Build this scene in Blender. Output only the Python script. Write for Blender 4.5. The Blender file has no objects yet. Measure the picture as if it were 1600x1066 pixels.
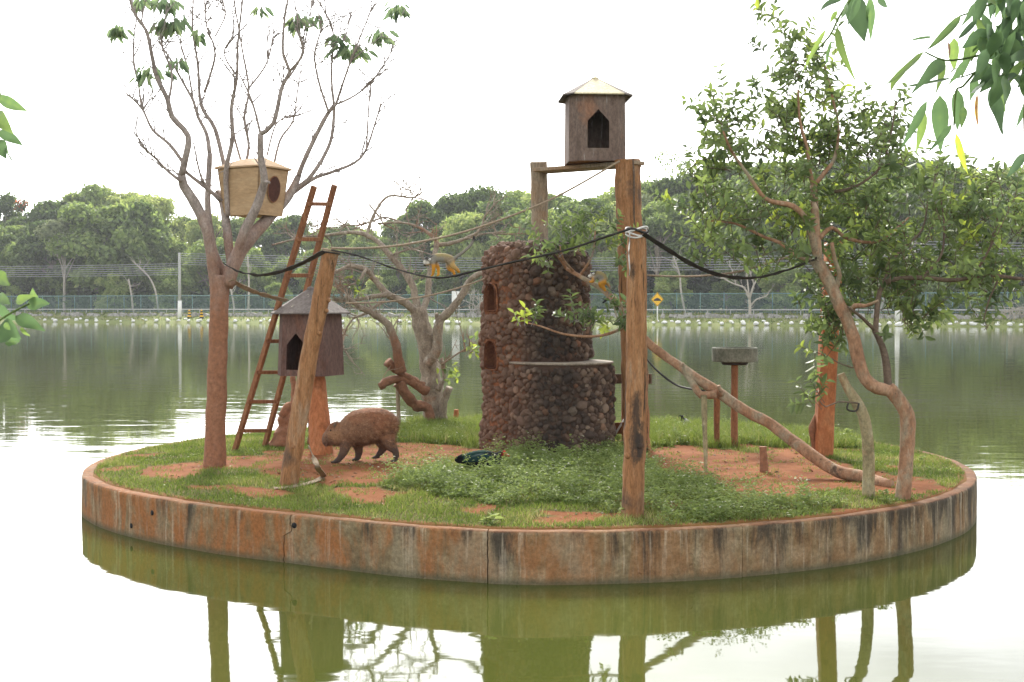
import bpy, bmesh, math, random
import numpy as np
from mathutils import Vector, Matrix, noise as mnoise

random.seed(11); RNG = np.random.default_rng(11)
sc = bpy.context.scene
COL = sc.collection
R = math.radians

# ------------------------------------------------------------------ camera
CAMH, FPX, YH = 1.98, 2023.0, 480.0
PITCH = math.atan((533 - YH) / FPX)
cam_d = bpy.data.cameras.new('camera'); cam = bpy.data.objects.new('camera', cam_d); COL.objects.link(cam)
cam.location = (0, 0, CAMH); cam.rotation_euler = (math.pi / 2 - PITCH, 0, 0)
cam_d.sensor_width = 36; cam_d.lens = 36 * FPX / 1600; cam_d.clip_start = .05; cam_d.clip_end = 3000
sc.camera = cam

# ------------------------------------------------------------------ sky, sun, exposure
SUN_EL, SUN_AZ = R(38), R(-9)          # azimuth from +Y towards +X
wld = bpy.data.worlds.new('World'); sc.world = wld; wld.use_nodes = True
nt = wld.node_tree; nt.nodes.clear()
sky = nt.nodes.new('ShaderNodeTexSky'); sky.sky_type = 'NISHITA'; sky.sun_disc = False
sky.sun_elevation = SUN_EL; sky.sun_rotation = SUN_AZ
sky.air_density = 1.0; sky.dust_density = 1.2; sky.ozone_density = 1.0; sky.altitude = 0
hs = nt.nodes.new('ShaderNodeHueSaturation'); hs.inputs['Saturation'].default_value = .06
bg = nt.nodes.new('ShaderNodeBackground'); bg.inputs['Strength'].default_value = .15
wo = nt.nodes.new('ShaderNodeOutputWorld')
tcw = nt.nodes.new('ShaderNodeTexCoord'); mpw = nt.nodes.new('ShaderNodeMapping'); mpw.inputs['Scale'].default_value = (1, 1, 3.2); nt.links.new(tcw.outputs['Generated'], mpw.inputs[0])
cl = nt.nodes.new('ShaderNodeTexNoise'); cl.inputs['Scale'].default_value = 3.2; cl.inputs['Detail'].default_value = 6; cl.inputs['Roughness'].default_value = .55; nt.links.new(mpw.outputs[0], cl.inputs['Vector'])
cm = nt.nodes.new('ShaderNodeMapRange'); nt.links.new(cl.outputs['Fac'], cm.inputs[0]); cm.inputs[1].default_value = .35; cm.inputs[2].default_value = .65; cm.inputs[3].default_value = .72; cm.inputs[4].default_value = 1.12
nt.links.new(cm.outputs[0], hs.inputs['Value'])
nt.links.new(sky.outputs[0], hs.inputs['Color']); nt.links.new(hs.outputs[0], bg.inputs['Color']); nt.links.new(bg.outputs[0], wo.inputs['Surface'])
sun_d = bpy.data.lights.new('sun', 'SUN'); sun = bpy.data.objects.new('sun', sun_d); COL.objects.link(sun)
sun_d.energy = 1.9; sun_d.angle = R(14); sun_d.color = (1, .95, .86)
sdir = Vector((math.sin(SUN_AZ) * math.cos(SUN_EL), math.cos(SUN_AZ) * math.cos(SUN_EL), math.sin(SUN_EL)))
sun.rotation_euler = sdir.to_track_quat('Z', 'Y').to_euler(); sun.location = sdir * 60
vs = sc.view_settings; vs.view_transform = 'Standard'; vs.look = 'None'; vs.gamma = 1; vs.use_curve_mapping = False
vs.exposure = 1.75
sc.cycles.max_bounces = 8; sc.cycles.transparent_max_bounces = 16; sc.cycles.volume_bounces = 0
sc.cycles.use_denoising = True; sc.cycles.volume_step_rate = 4

# ------------------------------------------------------------------ projection helpers (real depth in metres along Y)
cp, sp_ = math.cos(PITCH), math.sin(PITCH)
def ray(px, py):
    u, v = (px - 800) / FPX, (533 - py) / FPX
    return Vector((u, cp + v * sp_, -sp_ + v * cp))
def W(px, py, d):
    r = ray(px, py); return Vector((0, 0, CAMH)) + r * (d / r.y)
def G(px, py, z=.40):
    r = ray(px, py); return Vector((0, 0, CAMH)) + r * ((z - CAMH) / r.z)
def topx(x, y, z):
    dz = z - CAMH; f = y * cp - dz * sp_; up = y * sp_ + dz * cp
    return 800 + x / f * FPX, 533 - up / f * FPX
def S(d): return d / FPX               # metres per photo pixel at depth d

# ------------------------------------------------------------------ materials
MAT = {}
def new_mat(name):
    m = bpy.data.materials.new(name); m.use_nodes = True; MAT[name] = m
    n = m.node_tree.nodes; return m, n, m.node_tree.links, n['Principled BSDF']
def ramp(n, stops, interp='LINEAR'):
    r = n.new('ShaderNodeValToRGB'); e = r.color_ramp.elements; r.color_ramp.interpolation = interp
    while len(e) > 1: e.remove(e[-1])
    e[0].position = stops[0][0]; e[0].color = (*stops[0][1], 1)
    for p, c in stops[1:]:
        k = e.new(p); k.color = (*c, 1)
    return r
def math_n(n, l, op, a, b=None, c=None, clamp=False):
    k = n.new('ShaderNodeMath'); k.operation = op; k.use_clamp = clamp
    for i, v in enumerate((a, b, c)):
        if v is None: continue
        if isinstance(v, (int, float)): k.inputs[i].default_value = v
        else: l.new(v, k.inputs[i])
    return k.outputs[0]
def coords(n, l, kind='Object', scale=(1, 1, 1), rot=(0, 0, 0)):
    mp = n.new('ShaderNodeMapping'); mp.inputs['Scale'].default_value = scale; mp.inputs['Rotation'].default_value = rot
    if kind == 'World':
        g = n.new('ShaderNodeNewGeometry'); l.new(g.outputs['Position'], mp.inputs[0])
    else:
        t = n.new('ShaderNodeTexCoord'); l.new(t.outputs[kind], mp.inputs[0])
    return mp.outputs[0]
def noise_n(n, l, vec, scale, detail=5, rough=.6, dist=0):
    t = n.new('ShaderNodeTexNoise'); l.new(vec, t.inputs['Vector'])
    t.inputs['Scale'].default_value = scale; t.inputs['Detail'].default_value = detail; t.inputs['Roughness'].default_value = rough
    t.inputs['Distortion'].default_value = dist; return t.outputs['Fac']
def mix_n(n, l, fac, a, b):
    k = n.new('ShaderNodeMix'); k.data_type = 'RGBA'
    for s, v in ((k.inputs[0], fac), (k.inputs[6], a), (k.inputs[7], b)):
        if isinstance(v, (int, float)): s.default_value = v
        elif isinstance(v, tuple): s.default_value = (*v, 1)
        else: l.new(v, s)
    return k.outputs[2]
def bump_n(n, l, h, strength, dist, bsdf, prev=None):
    b = n.new('ShaderNodeBump'); b.inputs['Strength'].default_value = strength; b.inputs['Distance'].default_value = dist
    l.new(h, b.inputs['Height'])
    if prev is not None: l.new(prev, b.inputs['Normal'])
    if bsdf is not None: l.new(b.outputs[0], bsdf.inputs['Normal'])
    return b.outputs[0]
def surf(name, stops, scale=6, stretch=(1, 1, 1), rough=.85, bump=.4, dist=.01, spec=.25, over=None, fine=None, kind='World', detail=7, grain=1.9):
    """noise-driven ramp + bump; over=(colour, scale, lo, hi, stretch): worn patches of a second colour"""
    m, n, l, b = new_mat(name)
    v = coords(n, l, kind, stretch); f = noise_n(n, l, v, scale, detail, .65)
    r = ramp(n, stops); l.new(f, r.inputs[0]); c = r.outputs[0]
    for o in (over or ()):
        col, s2, lo, hi, st = o
        v2 = coords(n, l, kind, st); f2 = noise_n(n, l, v2, s2, 6, .65, .3)
        mr = n.new('ShaderNodeMapRange'); l.new(f2, mr.inputs[0]); mr.inputs[1].default_value = lo; mr.inputs[2].default_value = hi
        c = mix_n(n, l, mr.outputs[0], c, col)
    ff = noise_n(n, l, coords(n, l, kind, tuple(1 + (q - 1) * .5 for q in stretch)), scale * 5, 5, .75)
    hv = n.new('ShaderNodeHueSaturation'); l.new(c, hv.inputs['Color']); l.new(math_n(n, l, 'ADD', math_n(n, l, 'MULTIPLY', ff, grain), 1 - grain * .5), hv.inputs['Value'])
    l.new(hv.outputs[0], b.inputs['Base Color']); b.inputs['Roughness'].default_value = rough; b.inputs['Specular IOR Level'].default_value = spec
    nb = bump_n(n, l, f, bump, dist, b)
    if fine:
        f3 = noise_n(n, l, v, fine, 4, .7); bump_n(n, l, f3, bump, dist * .4, b, nb)
    return m
def leafmat(name, stops, transl=.4, rough=.5, objvar=.0):
    m, n, l, b = new_mat(name)
    a = n.new('ShaderNodeAttribute'); a.attribute_name = 'tint'; f = a.outputs['Fac']
    if objvar:
        oi = n.new('ShaderNodeObjectInfo'); f = math_n(n, l, 'ADD', f, math_n(n, l, 'MULTIPLY', math_n(n, l, 'SUBTRACT', oi.outputs['Random'], .5), objvar), clamp=True)
    r = ramp(n, stops); l.new(f, r.inputs[0])
    l.new(r.outputs[0], b.inputs['Base Color']); b.inputs['Roughness'].default_value = rough; b.inputs['Specular IOR Level'].default_value = .3
    t = n.new('ShaderNodeBsdfTranslucent')
    hsn = n.new('ShaderNodeHueSaturation'); hsn.inputs['Hue'].default_value = .485; hsn.inputs['Saturation'].default_value = 1.1; hsn.inputs['Value'].default_value = 1.5
    l.new(r.outputs[0], hsn.inputs['Color']); l.new(hsn.outputs[0], t.inputs['Color'])
    mx = n.new('ShaderNodeMixShader'); mx.inputs[0].default_value = transl
    l.new(b.outputs[0], mx.inputs[1]); l.new(t.outputs[0], mx.inputs[2]); l.new(mx.outputs[0], n['Material Output'].inputs['Surface'])
    return m
def plain(name, c, rough=.6, metal=0, spec=.4):
    return surf(name, [(.3, tuple(x * .82 for x in c)), (.7, c)], 9, rough=rough, bump=.12, dist=.004, spec=spec)

EARTH = [(.25, (.12, .040, .015)), (.5, (.20, .072, .027)), (.75, (.265, .112, .047))]
surf('pole_wood', [(.25, (.15, .072, .032)), (.5, (.28, .135, .058)), (.72, (.36, .205, .105))], 5, (6, 6, .5), bump=.75, dist=.014, fine=16,
     over=[((.075, .055, .042), 2.2, .57, .70, (1, 1, .6)), ((.36, .27, .185), 3.1, .55, .75, (3, 3, .5)), ((.045, .028, .018), 4.5, .61, .645, (3, 3, .16))])
surf('grey_wood', [(.3, (.15, .115, .08)), (.55, (.29, .23, .165)), (.75, (.37, .31, .23))], 5, (6, 6, .5), bump=.6, dist=.012, fine=18,
     over=[((.27, .17, .095), 1.6, .54, .66, (1, 1, 1))])
surf('red_post', [(.25, (.24, .085, .035)), (.5, (.36, .135, .055)), (.75, (.40, .19, .09))], 4, (3, 3, .6), bump=.5, dist=.008, fine=20,
     over=[((.10, .05, .035), 2.4, .58, .72, (1, 1, .5))])
def dust_bark(name, grey, red, z0, z1, scale=7, bump=.9):
    m = surf(name, grey, scale, (2, 2, .8), bump=bump, dist=.014, fine=22); n, l = m.node_tree.nodes, m.node_tree.links; b = n['Principled BSDF']; src = b.inputs['Base Color'].links[0].from_socket
    v = coords(n, l, 'World'); f = noise_n(n, l, v, 3, 6, .7); f6 = noise_n(n, l, v, 25, 5, .7); sx = n.new('ShaderNodeSeparateXYZ'); l.new(v, sx.inputs[0])
    mr = n.new('ShaderNodeMapRange'); l.new(math_n(n, l, 'ADD', sx.outputs['Z'], math_n(n, l, 'MULTIPLY', f, 1.3)), mr.inputs[0]); mr.inputs[1].default_value = z1 + .65; mr.inputs[2].default_value = z0 + .65
    r = ramp(n, red); l.new(f6, r.inputs[0]); l.new(mix_n(n, l, math_n(n, l, 'MULTIPLY', mr.outputs[0], .9), src, r.outputs[0]), b.inputs['Base Color'])
REDD = [(.3, (.16, .068, .032)), (.55, (.27, .115, .055)), (.75, (.34, .17, .09))]
dust_bark('bark_red', [(.25, (.16, .13, .115)), (.5, (.28, .235, .21)), (.75, (.40, .35, .32))], REDD, 2.0, 3.0)
surf('bark_twig', [(.3, (.18, .155, .145)), (.7, (.36, .32, .30))], 12, bump=.4, dist=.004)
surf('bark_grey', [(.25, (.13, .10, .075)), (.5, (.25, .205, .155)), (.75, (.36, .32, .26))], 9, (2, 2, .8), bump=.9, dist=.014, fine=24,
     over=[((.42, .40, .34), 9, .60, .68, (1, 1, 1)), ((.24, .12, .065), 1.3, .54, .66, (1, 1, 1))])
surf('bark_guava', [(.25, (.17, .085, .048)), (.5, (.29, .16, .092)), (.75, (.38, .25, .165))], 5, (2, 2, .7), bump=.4, dist=.008, fine=16,
     over=[((.27, .23, .16), 3, .50, .62, (1, 1, .6)), ((.10, .065, .045), 11, .60, .68, (1, 1, .7)), ((.40, .30, .22), 6, .60, .68, (1, 1, .5))])
surf('bark_mottled', [(.3, (.16, .13, .07)), (.5, (.28, .23, .13)), (.7, (.38, .34, .23))], 7, (1.4, 1.4, .7), bump=.7, dist=.01, fine=20,
     over=[((.11, .10, .05), 5, .56, .66, (1, 1, .8)), ((.28, .13, .06), 2, .56, .7, (1, 1, 1))])
dust_bark('driftwood', [(.25, (.12, .095, .07)), (.5, (.22, .18, .135)), (.75, (.33, .29, .23))], [(.3, (.10, .045, .026)), (.55, (.20, .085, .044)), (.75, (.28, .14, .08))], 1.35, 1.75)
surf('bark_dark', [(.3, (.07, .05, .035)), (.7, (.17, .12, .085))], 10, bump=.6, dist=.006)
surf('bark_pale', [(.3, (.30, .27, .22)), (.7, (.48, .44, .38))], 4, bump=.2, dist=.02)
surf('bark_forest', [(.3, (.16, .13, .10)), (.7, (.34, .29, .23))], 3, bump=.2, dist=.02)
surf('ladder_wood', [(.25, (.13, .055, .03)), (.5, (.22, .095, .045)), (.75, (.32, .165, .075))], 6, (6, 6, .7), bump=.5, dist=.006)
surf('plywood', [(.25, (.31, .20, .11)), (.5, (.42, .285, .165)), (.75, (.48, .35, .215))], 3, (1, 1, 5), bump=.25, dist=.004, grain=.9, over=[((.30, .19, .11), 2.5, .56, .72, (1, 1, 1))])
surf('house_paint', [(.25, (.07, .038, .032)), (.5, (.11, .064, .052)), (.75, (.15, .095, .078))], 5, (2, 2, .5), bump=.3, dist=.004,
     over=[((.30, .26, .24), 4, .62, .74, (5, 5, .35)), ((.17, .075, .045), 2, .56, .7, (1, 1, .6))])
surf('house_paint_pale', [(.25, (.095, .066, .052)), (.5, (.14, .10, .08)), (.75, (.18, .135, .112))], 5, (2, 2, .5), bump=.3, dist=.004,
     over=[((.42, .40, .38), 4, .60, .70, (5, 5, .35)), ((.22, .115, .07), 2, .54, .7, (1, 1, .6))])
surf('roof_felt', [(.25, (.085, .07, .065)), (.5, (.14, .12, .11)), (.75, (.21, .185, .17))], 6, bump=.4, dist=.006,
     over=[((.48, .43, .33), 3.5, .63, .70, (4, 4, .6))])
surf('roof_zinc_sunlit', [(.3, (.43, .37, .22)), (.7, (.56, .50, .33))], 7, rough=.5, bump=.3, dist=.005)  # sunlight on one roof facet painted in as a bright yellowish zinc colour
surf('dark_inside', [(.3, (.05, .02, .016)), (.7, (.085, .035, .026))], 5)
surf('strap_black', [(.3, (.018, .016, .015)), (.7, (.05, .045, .04))], 20, rough=.7, bump=.3, dist=.003)
surf('strap_tan', [(.3, (.20, .15, .10)), (.7, (.33, .26, .18))], 30, rough=.9, bump=.4, dist=.003)
surf('rope_white', [(.3, (.45, .43, .40)), (.7, (.65, .63, .6))], 40, rough=.9, bump=.4, dist=.003)
surf('concrete_old', [(.25, (.075, .085, .06)), (.5, (.145, .15, .115)), (.75, (.23, .23, .185))], 9, bump=.5, dist=.008, over=[((.05, .055, .04), 3, .55, .7, (2, 2, .5))])
surf('ledge', [(.3, (.17, .14, .105)), (.55, (.27, .225, .175)), (.7, (.40, .36, .30))], 5, bump=.4, dist=.008, over=[((.09, .07, .055), 6, .55, .66, (1, 1, 1))])
mm = surf('mortar_red', [(.25, (.13, .05, .025)), (.5, (.22, .085, .038)), (.75, (.29, .125, .06))], 14, bump=1, dist=.03, fine=30)
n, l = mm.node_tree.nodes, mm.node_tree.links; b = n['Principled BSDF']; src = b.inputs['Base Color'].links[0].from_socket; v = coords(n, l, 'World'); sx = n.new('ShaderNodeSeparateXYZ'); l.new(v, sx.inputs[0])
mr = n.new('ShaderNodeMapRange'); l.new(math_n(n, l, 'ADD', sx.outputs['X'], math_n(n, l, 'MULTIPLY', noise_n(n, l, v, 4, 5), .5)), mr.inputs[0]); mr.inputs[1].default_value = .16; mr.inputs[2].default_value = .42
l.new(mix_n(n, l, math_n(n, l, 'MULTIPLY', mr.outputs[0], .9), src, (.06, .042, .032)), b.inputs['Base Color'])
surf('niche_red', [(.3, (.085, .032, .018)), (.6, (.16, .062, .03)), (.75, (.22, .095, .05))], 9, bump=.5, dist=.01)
surf('white_paint', [(.3, (.62, .62, .6)), (.7, (.8, .8, .78))], 5, bump=.2, dist=.01)
surf('pole_concrete', [(.3, (.33, .33, .31)), (.7, (.45, .45, .43))], 2)
surf('fence_green', [(.3, (.10, .19, .18)), (.7, (.16, .27, .255))], 2)
surf('curb_stone', [(.25, (.15, .145, .13)), (.5, (.29, .28, .26)), (.75, (.5, .49, .47))], 3, bump=.6, dist=.05)
surf('sign_yellow', [(.3, (.72, .40, .015)), (.7, (.8, .47, .02))], 2)
surf('sign_black', [(.3, (.012, .012, .012)), (.7, (.02, .02, .02))], 2)
surf('wire', [(.3, (.32, .33, .34)), (.7, (.4, .41, .42))], 2)

leafmat('leaf_guava', [(0, (.055, .085, .038)), (.45, (.118, .168, .066)), (.8, (.18, .245, .078)), (1, (.30, .38, .08))], .45, .45)
leafmat('leaf_bare', [(0, (.07, .11, .065)), (.6, (.125, .18, .10)), (1, (.19, .25, .13))], .5, .45)
leafmat('leaf_forest', [(0, (.055, .092, .030)), (.3, (.135, .20, .060)), (.65, (.225, .305, .095)), (1, (.37, .43, .16))], .45, .6, .8)
leafmat('leaf_forest_pale', [(0, (.10, .13, .06)), (.6, (.21, .25, .13)), (1, (.33, .36, .21))], .3, .6)
leafmat('leaf_red', [(0, (.05, .09, .03)), (.62, (.09, .13, .04)), (.7, (.40, .12, .04)), (1, (.5, .18, .06))], .3, .6)
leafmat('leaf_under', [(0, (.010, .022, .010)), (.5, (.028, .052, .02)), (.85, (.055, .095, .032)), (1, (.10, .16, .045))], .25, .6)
leafmat('grass', [(0, (.045, .08, .018)), (.45, (.115, .165, .036)), (.8, (.185, .225, .065)), (1, (.31, .27, .13))], .4, .6)
leafmat('weed', [(0, (.075, .12, .034)), (.5, (.155, .215, .065)), (.9, (.25, .31, .115)), (.97, (.31, .36, .165)), (1, (.46, .47, .36))], .4, .65)
leafmat('leaf_front', [(0, (.05, .085, .05)), (.4, (.085, .145, .065)), (.7, (.17, .25, .075)), (.85, (.33, .36, .06)), (.93, (.5, .42, .08)), (1, (.24, .12, .07))], .55, .35)

# ------------------------------------------------------------------ mesh helpers
def link(o, parent=None):
    COL.objects.link(o)
    if parent is not None: o.parent = parent
    return o
def tag(o, label=None, cat=None, group=None, kind=None):
    if label: o['label'] = label
    if cat: o['category'] = cat
    if group: o['group'] = group
    if kind: o['kind'] = kind
    return o
def empty(name, loc=(0, 0, 0), rz=0):
    o = bpy.data.objects.new(name, None); COL.objects.link(o); o.location = loc; o.rotation_euler.z = rz
    o.empty_display_size = .1; return o
def copy_tree(o, parent=None):
    c = o.copy(); COL.objects.link(c); c.parent = parent
    for ch in list(o.children): copy_tree(ch, c)
    return c
class MB:
    def __init__(s): s.v = []; s.f = []; s.smooth = True
    def add(s, vs, fs):
        k = len(s.v); s.v += [tuple(x) for x in vs]; s.f += [tuple(i + k for i in f) for f in fs]
    def box(s, c, size, rot=None, taper=1):
        hx, hy, hz = [a / 2 for a in size]; vs = []
        for z, t in ((-hz, 1), (hz, taper)):
            for x, y in ((-hx, -hy), (hx, -hy), (hx, hy), (-hx, hy)): vs.append(Vector((x * t, y * t, z)))
        if rot is not None: vs = [rot @ v for v in vs]
        s.add([v + Vector(c) for v in vs], [(3, 2, 1, 0), (4, 5, 6, 7), (0, 1, 5, 4), (1, 2, 6, 5), (2, 3, 7, 6), (3, 0, 4, 7)])
    def tube(s, pts, rad, sides=8, seg=None, rough=0, cap=True, freq=6, squash=1):
        """smooth tapering tube through pts (Vectors); seg = spacing of rings; rough = relative surface unevenness"""
        P = [Vector(p) for p in pts]; Rr = list(rad) if isinstance(rad, (list, tuple)) else [rad] * len(P)
        if len(P) > 2 or seg:
            Q, q = [], []
            for i in range(len(P) - 1):
                p0, p1, p2, p3 = P[max(i - 1, 0)], P[i], P[i + 1], P[min(i + 2, len(P) - 1)]
                L = (p2 - p1).length; n = max(2, int(L / seg)) if seg else 3
                for k in range(n):
                    t = k / n; t2, t3 = t * t, t * t * t
                    Q.append(.5 * (2 * p1 + (p2 - p0) * t + (2 * p0 - 5 * p1 + 4 * p2 - p3) * t2 + (3 * p1 - p0 - 3 * p2 + p3) * t3))
                    q.append(Rr[i] * (1 - t) + Rr[i + 1] * t)
            Q.append(P[-1]); q.append(Rr[-1]); P, Rr = Q, q
        d = (P[1] - P[0]).normalized(); n0 = d.orthogonal().normalized(); k0 = len(s.v); off = random.random() * 50
        for i, p in enumerate(P):
            dd = (P[min(i + 1, len(P) - 1)] - P[max(i - 1, 0)]).normalized()
            n0 = (n0 - dd * n0.dot(dd)); n0 = n0.normalized() if n0.length > 1e-6 else dd.orthogonal().normalized()
            b = dd.cross(n0)
            for j in range(sides):
                a = 2 * math.pi * j / sides; r = Rr[i]; dv = n0 * math.cos(a) + b * math.sin(a) * squash
                if rough:
                    r *= 1 + rough * (mnoise.noise((p + dv * Rr[i]) * freq + Vector((off, 0, 0))) + .5 * mnoise.noise((p + dv * Rr[i]) * freq * 2.7))
                s.v.append(tuple(p + dv * r))
        m = len(P)
        for i in range(m - 1):
            for j in range(sides):
                a, b_ = k0 + i * sides + j, k0 + i * sides + (j + 1) % sides
                s.f.append((a, b_, b_ + sides, a + sides))
        if cap:
            s.f.append(tuple(k0 + j for j in range(sides))[::-1]); s.f.append(tuple(k0 + (m - 1) * sides + j for j in range(sides)))
    def strip(s, pts, w, th, twist=0):
        """flat strap through pts: width w (horizontal-ish), thickness th"""
        P = [Vector(p) for p in pts]; k0 = len(s.v)
        for i, p in enumerate(P):
            d = (P[min(i + 1, len(P) - 1)] - P[max(i - 1, 0)]).normalized()
            up = Vector((0, 0, 1)); side = d.cross(up).normalized(); up = side.cross(d)
            a = twist * (.6 + .8 * mnoise.noise(Vector((i * .22, 3, 1))))
            si = side * math.cos(a) + up * math.sin(a); uu = -side * math.sin(a) + up * math.cos(a)
            for x, y in ((-1, -1), (1, -1), (1, 1), (-1, 1)): s.v.append(tuple(p + si * x * w / 2 + uu * y * th / 2))
        for i in range(len(P) - 1):
            for j in range(4):
                a, b = k0 + 4 * i + j, k0 + 4 * i + (j + 1) % 4; s.f.append((a, b, b + 4, a + 4))
        s.f.append((k0 + 3, k0 + 2, k0 + 1, k0)); e = k0 + 4 * (len(P) - 1); s.f.append((e, e + 1, e + 2, e + 3))
    def lathe(s, prof, c=(0, 0, 0), sides=24, cap=True):
        k0 = len(s.v)
        for r, z in prof:
            for j in range(sides):
                a = 2 * math.pi * j / sides; s.v.append((c[0] + r * math.cos(a), c[1] + r * math.sin(a), c[2] + z))
        for i in range(len(prof) - 1):
            for j in range(sides):
                a, b = k0 + i * sides + j, k0 + i * sides + (j + 1) % sides; s.f.append((a, b, b + sides, a + sides))
        if cap:
            s.f.append(tuple(k0 + j for j in range(sides))[::-1]); s.f.append(tuple(k0 + (len(prof) - 1) * sides + j for j in range(sides)))
    def build(s, name, mat, parent=None, smooth=True, bevel=0, auto=None):
        me = bpy.data.meshes.new(name); me.from_pydata(s.v, [], s.f); me.materials.append(MAT[mat])
        if smooth:
            me.polygons.foreach_set('use_smooth', [True] * len(me.polygons))
            if auto: me.set_sharp_from_angle(angle=R(auto))
        me.update(); o = bpy.data.objects.new(name, me); link(o, parent)
        if bevel:
            b = o.modifiers.new('bevel', 'BEVEL'); b.width = bevel; b.segments = 2
        return o
def np_mesh(name, verts, quads=None, tris=None, tint=None, mat=None, parent=None, smooth=False):
    me = bpy.data.meshes.new(name); me.vertices.add(len(verts)); me.vertices.foreach_set('co', np.asarray(verts, np.float32).ravel())
    idx, start, tot, k = [], [], [], 0
    for fa, m in ((quads, 4), (tris, 3)):
        if fa is None or len(fa) == 0: continue
        fa = np.asarray(fa, np.int32); idx.append(fa.ravel()); start.append(k + m * np.arange(len(fa))); tot.append(np.full(len(fa), m)); k += m * len(fa)
    idx = np.concatenate(idx); start = np.concatenate(start).astype(np.int32)
    me.loops.add(len(idx)); me.loops.foreach_set('vertex_index', idx.astype(np.int32))
    me.polygons.add(len(start)); me.polygons.foreach_set('loop_start', start)
    if smooth: me.polygons.foreach_set('use_smooth', np.ones(len(start), bool))
    if tint is not None:
        a = me.attributes.new('tint', 'FLOAT', 'POINT'); a.data.foreach_set('value', np.asarray(tint, np.float32))
    if mat: me.materials.append(MAT[mat])
    me.update(calc_edges=True); me.validate()
    o = bpy.data.objects.new(name, me); link(o, parent); return o
def unit(a): return a / np.maximum(np.linalg.norm(a, axis=1, keepdims=True), 1e-9)
def leaf_arrays(pos, dirs, nrm, L, Wd, tint, fold=.25, droop=.15):
    """six-point folded leaves, two quads each"""
    pos = np.asarray(pos, float); N = len(pos); d = unit(np.asarray(dirs, float)); n = np.asarray(nrm, float)
    n = unit(n - d * (n * d).sum(1, keepdims=True) + 1e-6); s = np.cross(d, n); L = np.broadcast_to(L, N)[:, None]; Wd = np.broadcast_to(Wd, N)[:, None]
    def pt(t, w, h): return pos + d * L * t + s * Wd * w + n * (Wd * h - L * droop * t * t)
    V = np.stack([pt(0, 0, 0), pt(.32, -.46, fold), pt(.7, -.36, fold * .8), pt(1, 0, 0), pt(.7, .36, fold * .8), pt(.32, .46, fold)], 1).reshape(-1, 3)
    b = (np.arange(N) * 6)[:, None]
    Q = np.concatenate([b + np.array([[0, 3, 2, 1]]), b + np.array([[0, 5, 4, 3]])])
    return V, Q, np.repeat(np.broadcast_to(tint, N), 6)
def leaves(name, mat, parent, *a, **k):
    V, Q, T = leaf_arrays(*a, **k); return np_mesh(name, V, Q, None, T, mat, parent)

# ------------------------------------------------------------------ island outline and ground height
IC = Vector((.16, 13.68)); IA, IB, ITOP = 4.49, 4.50, .42
def flat(phi): return float(np.interp(phi % (2 * math.pi), [0, 3.3, 3.48, 3.62, 3.78, 4.0, 4.22, 4.36, 4.48, 4.66, 4.72, 6.3], [0, 0, .015, .09, .19, .30, .34, .28, .17, .02, 0, 0]))
def rim(phi, inset=0): f = flat(phi) + inset; return Vector((IC.x + (IA - f) * math.cos(phi), IC.y + (IB - f) * math.sin(phi)))
def erho(x, y): return math.hypot(x - IC.x, y - IC.y) / (IA - flat(math.atan2(y - IC.y, x - IC.x)))
def gz(x, y):
    r = min(erho(x, y), 1); z = .372 + .050 * max(0, 1 - r * r) ** .6
    return z + .022 * mnoise.noise(Vector((x * 1.3, y * 1.3, 0))) * (1 - r ** 4) + .010 * mnoise.noise(Vector((x * 5, y * 5, 4))) * (1 - r ** 8)
def GP(px, py, sink=.02):
    p = G(px, py); 
    for _ in range(3): p = G(px, py, gz(p.x, p.y))
    return Vector((p.x, p.y, gz(p.x, p.y) - sink))
def inpoly(x, y, poly):
    c = False; j = len(poly) - 1
    for i in range(len(poly)):
        if (poly[i][1] > y) != (poly[j][1] > y) and x < (poly[j][0] - poly[i][0]) * (y - poly[i][1]) / (poly[j][1] - poly[i][1]) + poly[i][0]: c = not c
        j = i
    return c
SOIL = [[tuple(GP(*p)[:2]) for p in q] for q in (
    [(205, 738), (250, 728), (330, 716), (480, 702), (560, 694), (650, 692), (745, 700), (800, 706), (770, 716), (700, 722), (640, 735), (600, 752), (520, 762), (430, 742), (395, 732), (330, 735), (265, 752)],
    [(270, 762), (330, 756), (430, 764), (440, 772), (360, 770)], [(530, 768), (590, 760), (620, 768), (600, 790), (545, 784)],
    [(1000, 712), (1050, 694), (1120, 700), (1180, 708), (1240, 696), (1290, 714), (1350, 738), (1420, 742), (1490, 762), (1440, 776), (1380, 772), (1310, 764), (1250, 772), (1185, 786), (1140, 764), (1090, 742), (1020, 732)],
    [(820, 802), (900, 797), (960, 804), (930, 812), (850, 810)])]
WEEDS = [tuple(GP(*p)[:2]) for p in [(600, 758), (660, 733), (705, 733), (760, 728), (800, 708), (850, 706), (955, 708), (1000, 720), (1050, 742), (1110, 756), (1150, 782), (1280, 782), (1330, 790), (1250, 805), (1130, 816), (1000, 820), (940, 792), (850, 790), (740, 783), (660, 770)]]
def is_soil(x, y):
    jx = x + .16 * mnoise.noise(Vector((x * 3, y * 3, 7))) + .05 * mnoise.noise(Vector((x * 14, y * 14, 2))); jy = y + .25 * mnoise.noise(Vector((x * 3, y * 3, 17))) + .09 * mnoise.noise(Vector((x * 12, y * 12, 9)))
    return any(inpoly(jx, jy, q) for q in SOIL) or mnoise.noise(Vector((x * 1.7, y * 1.7, 31))) > .42
def is_weed(x, y):
    if abs(x - DUCK.x) < .30 and DUCK.y - .42 < y < DUCK.y + .12 and random.random() < .85: return False
    if abs(x - fp_b.x + .02) < .20 and fp_b.y - .9 < y < fp_b.y + .12: return False
    jx = x + .2 * mnoise.noise(Vector((x * 3, y * 3, 70))); jy = y + .25 * mnoise.noise(Vector((x * 3, y * 3, 27)))
    return inpoly(jx, jy, WEEDS)

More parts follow.
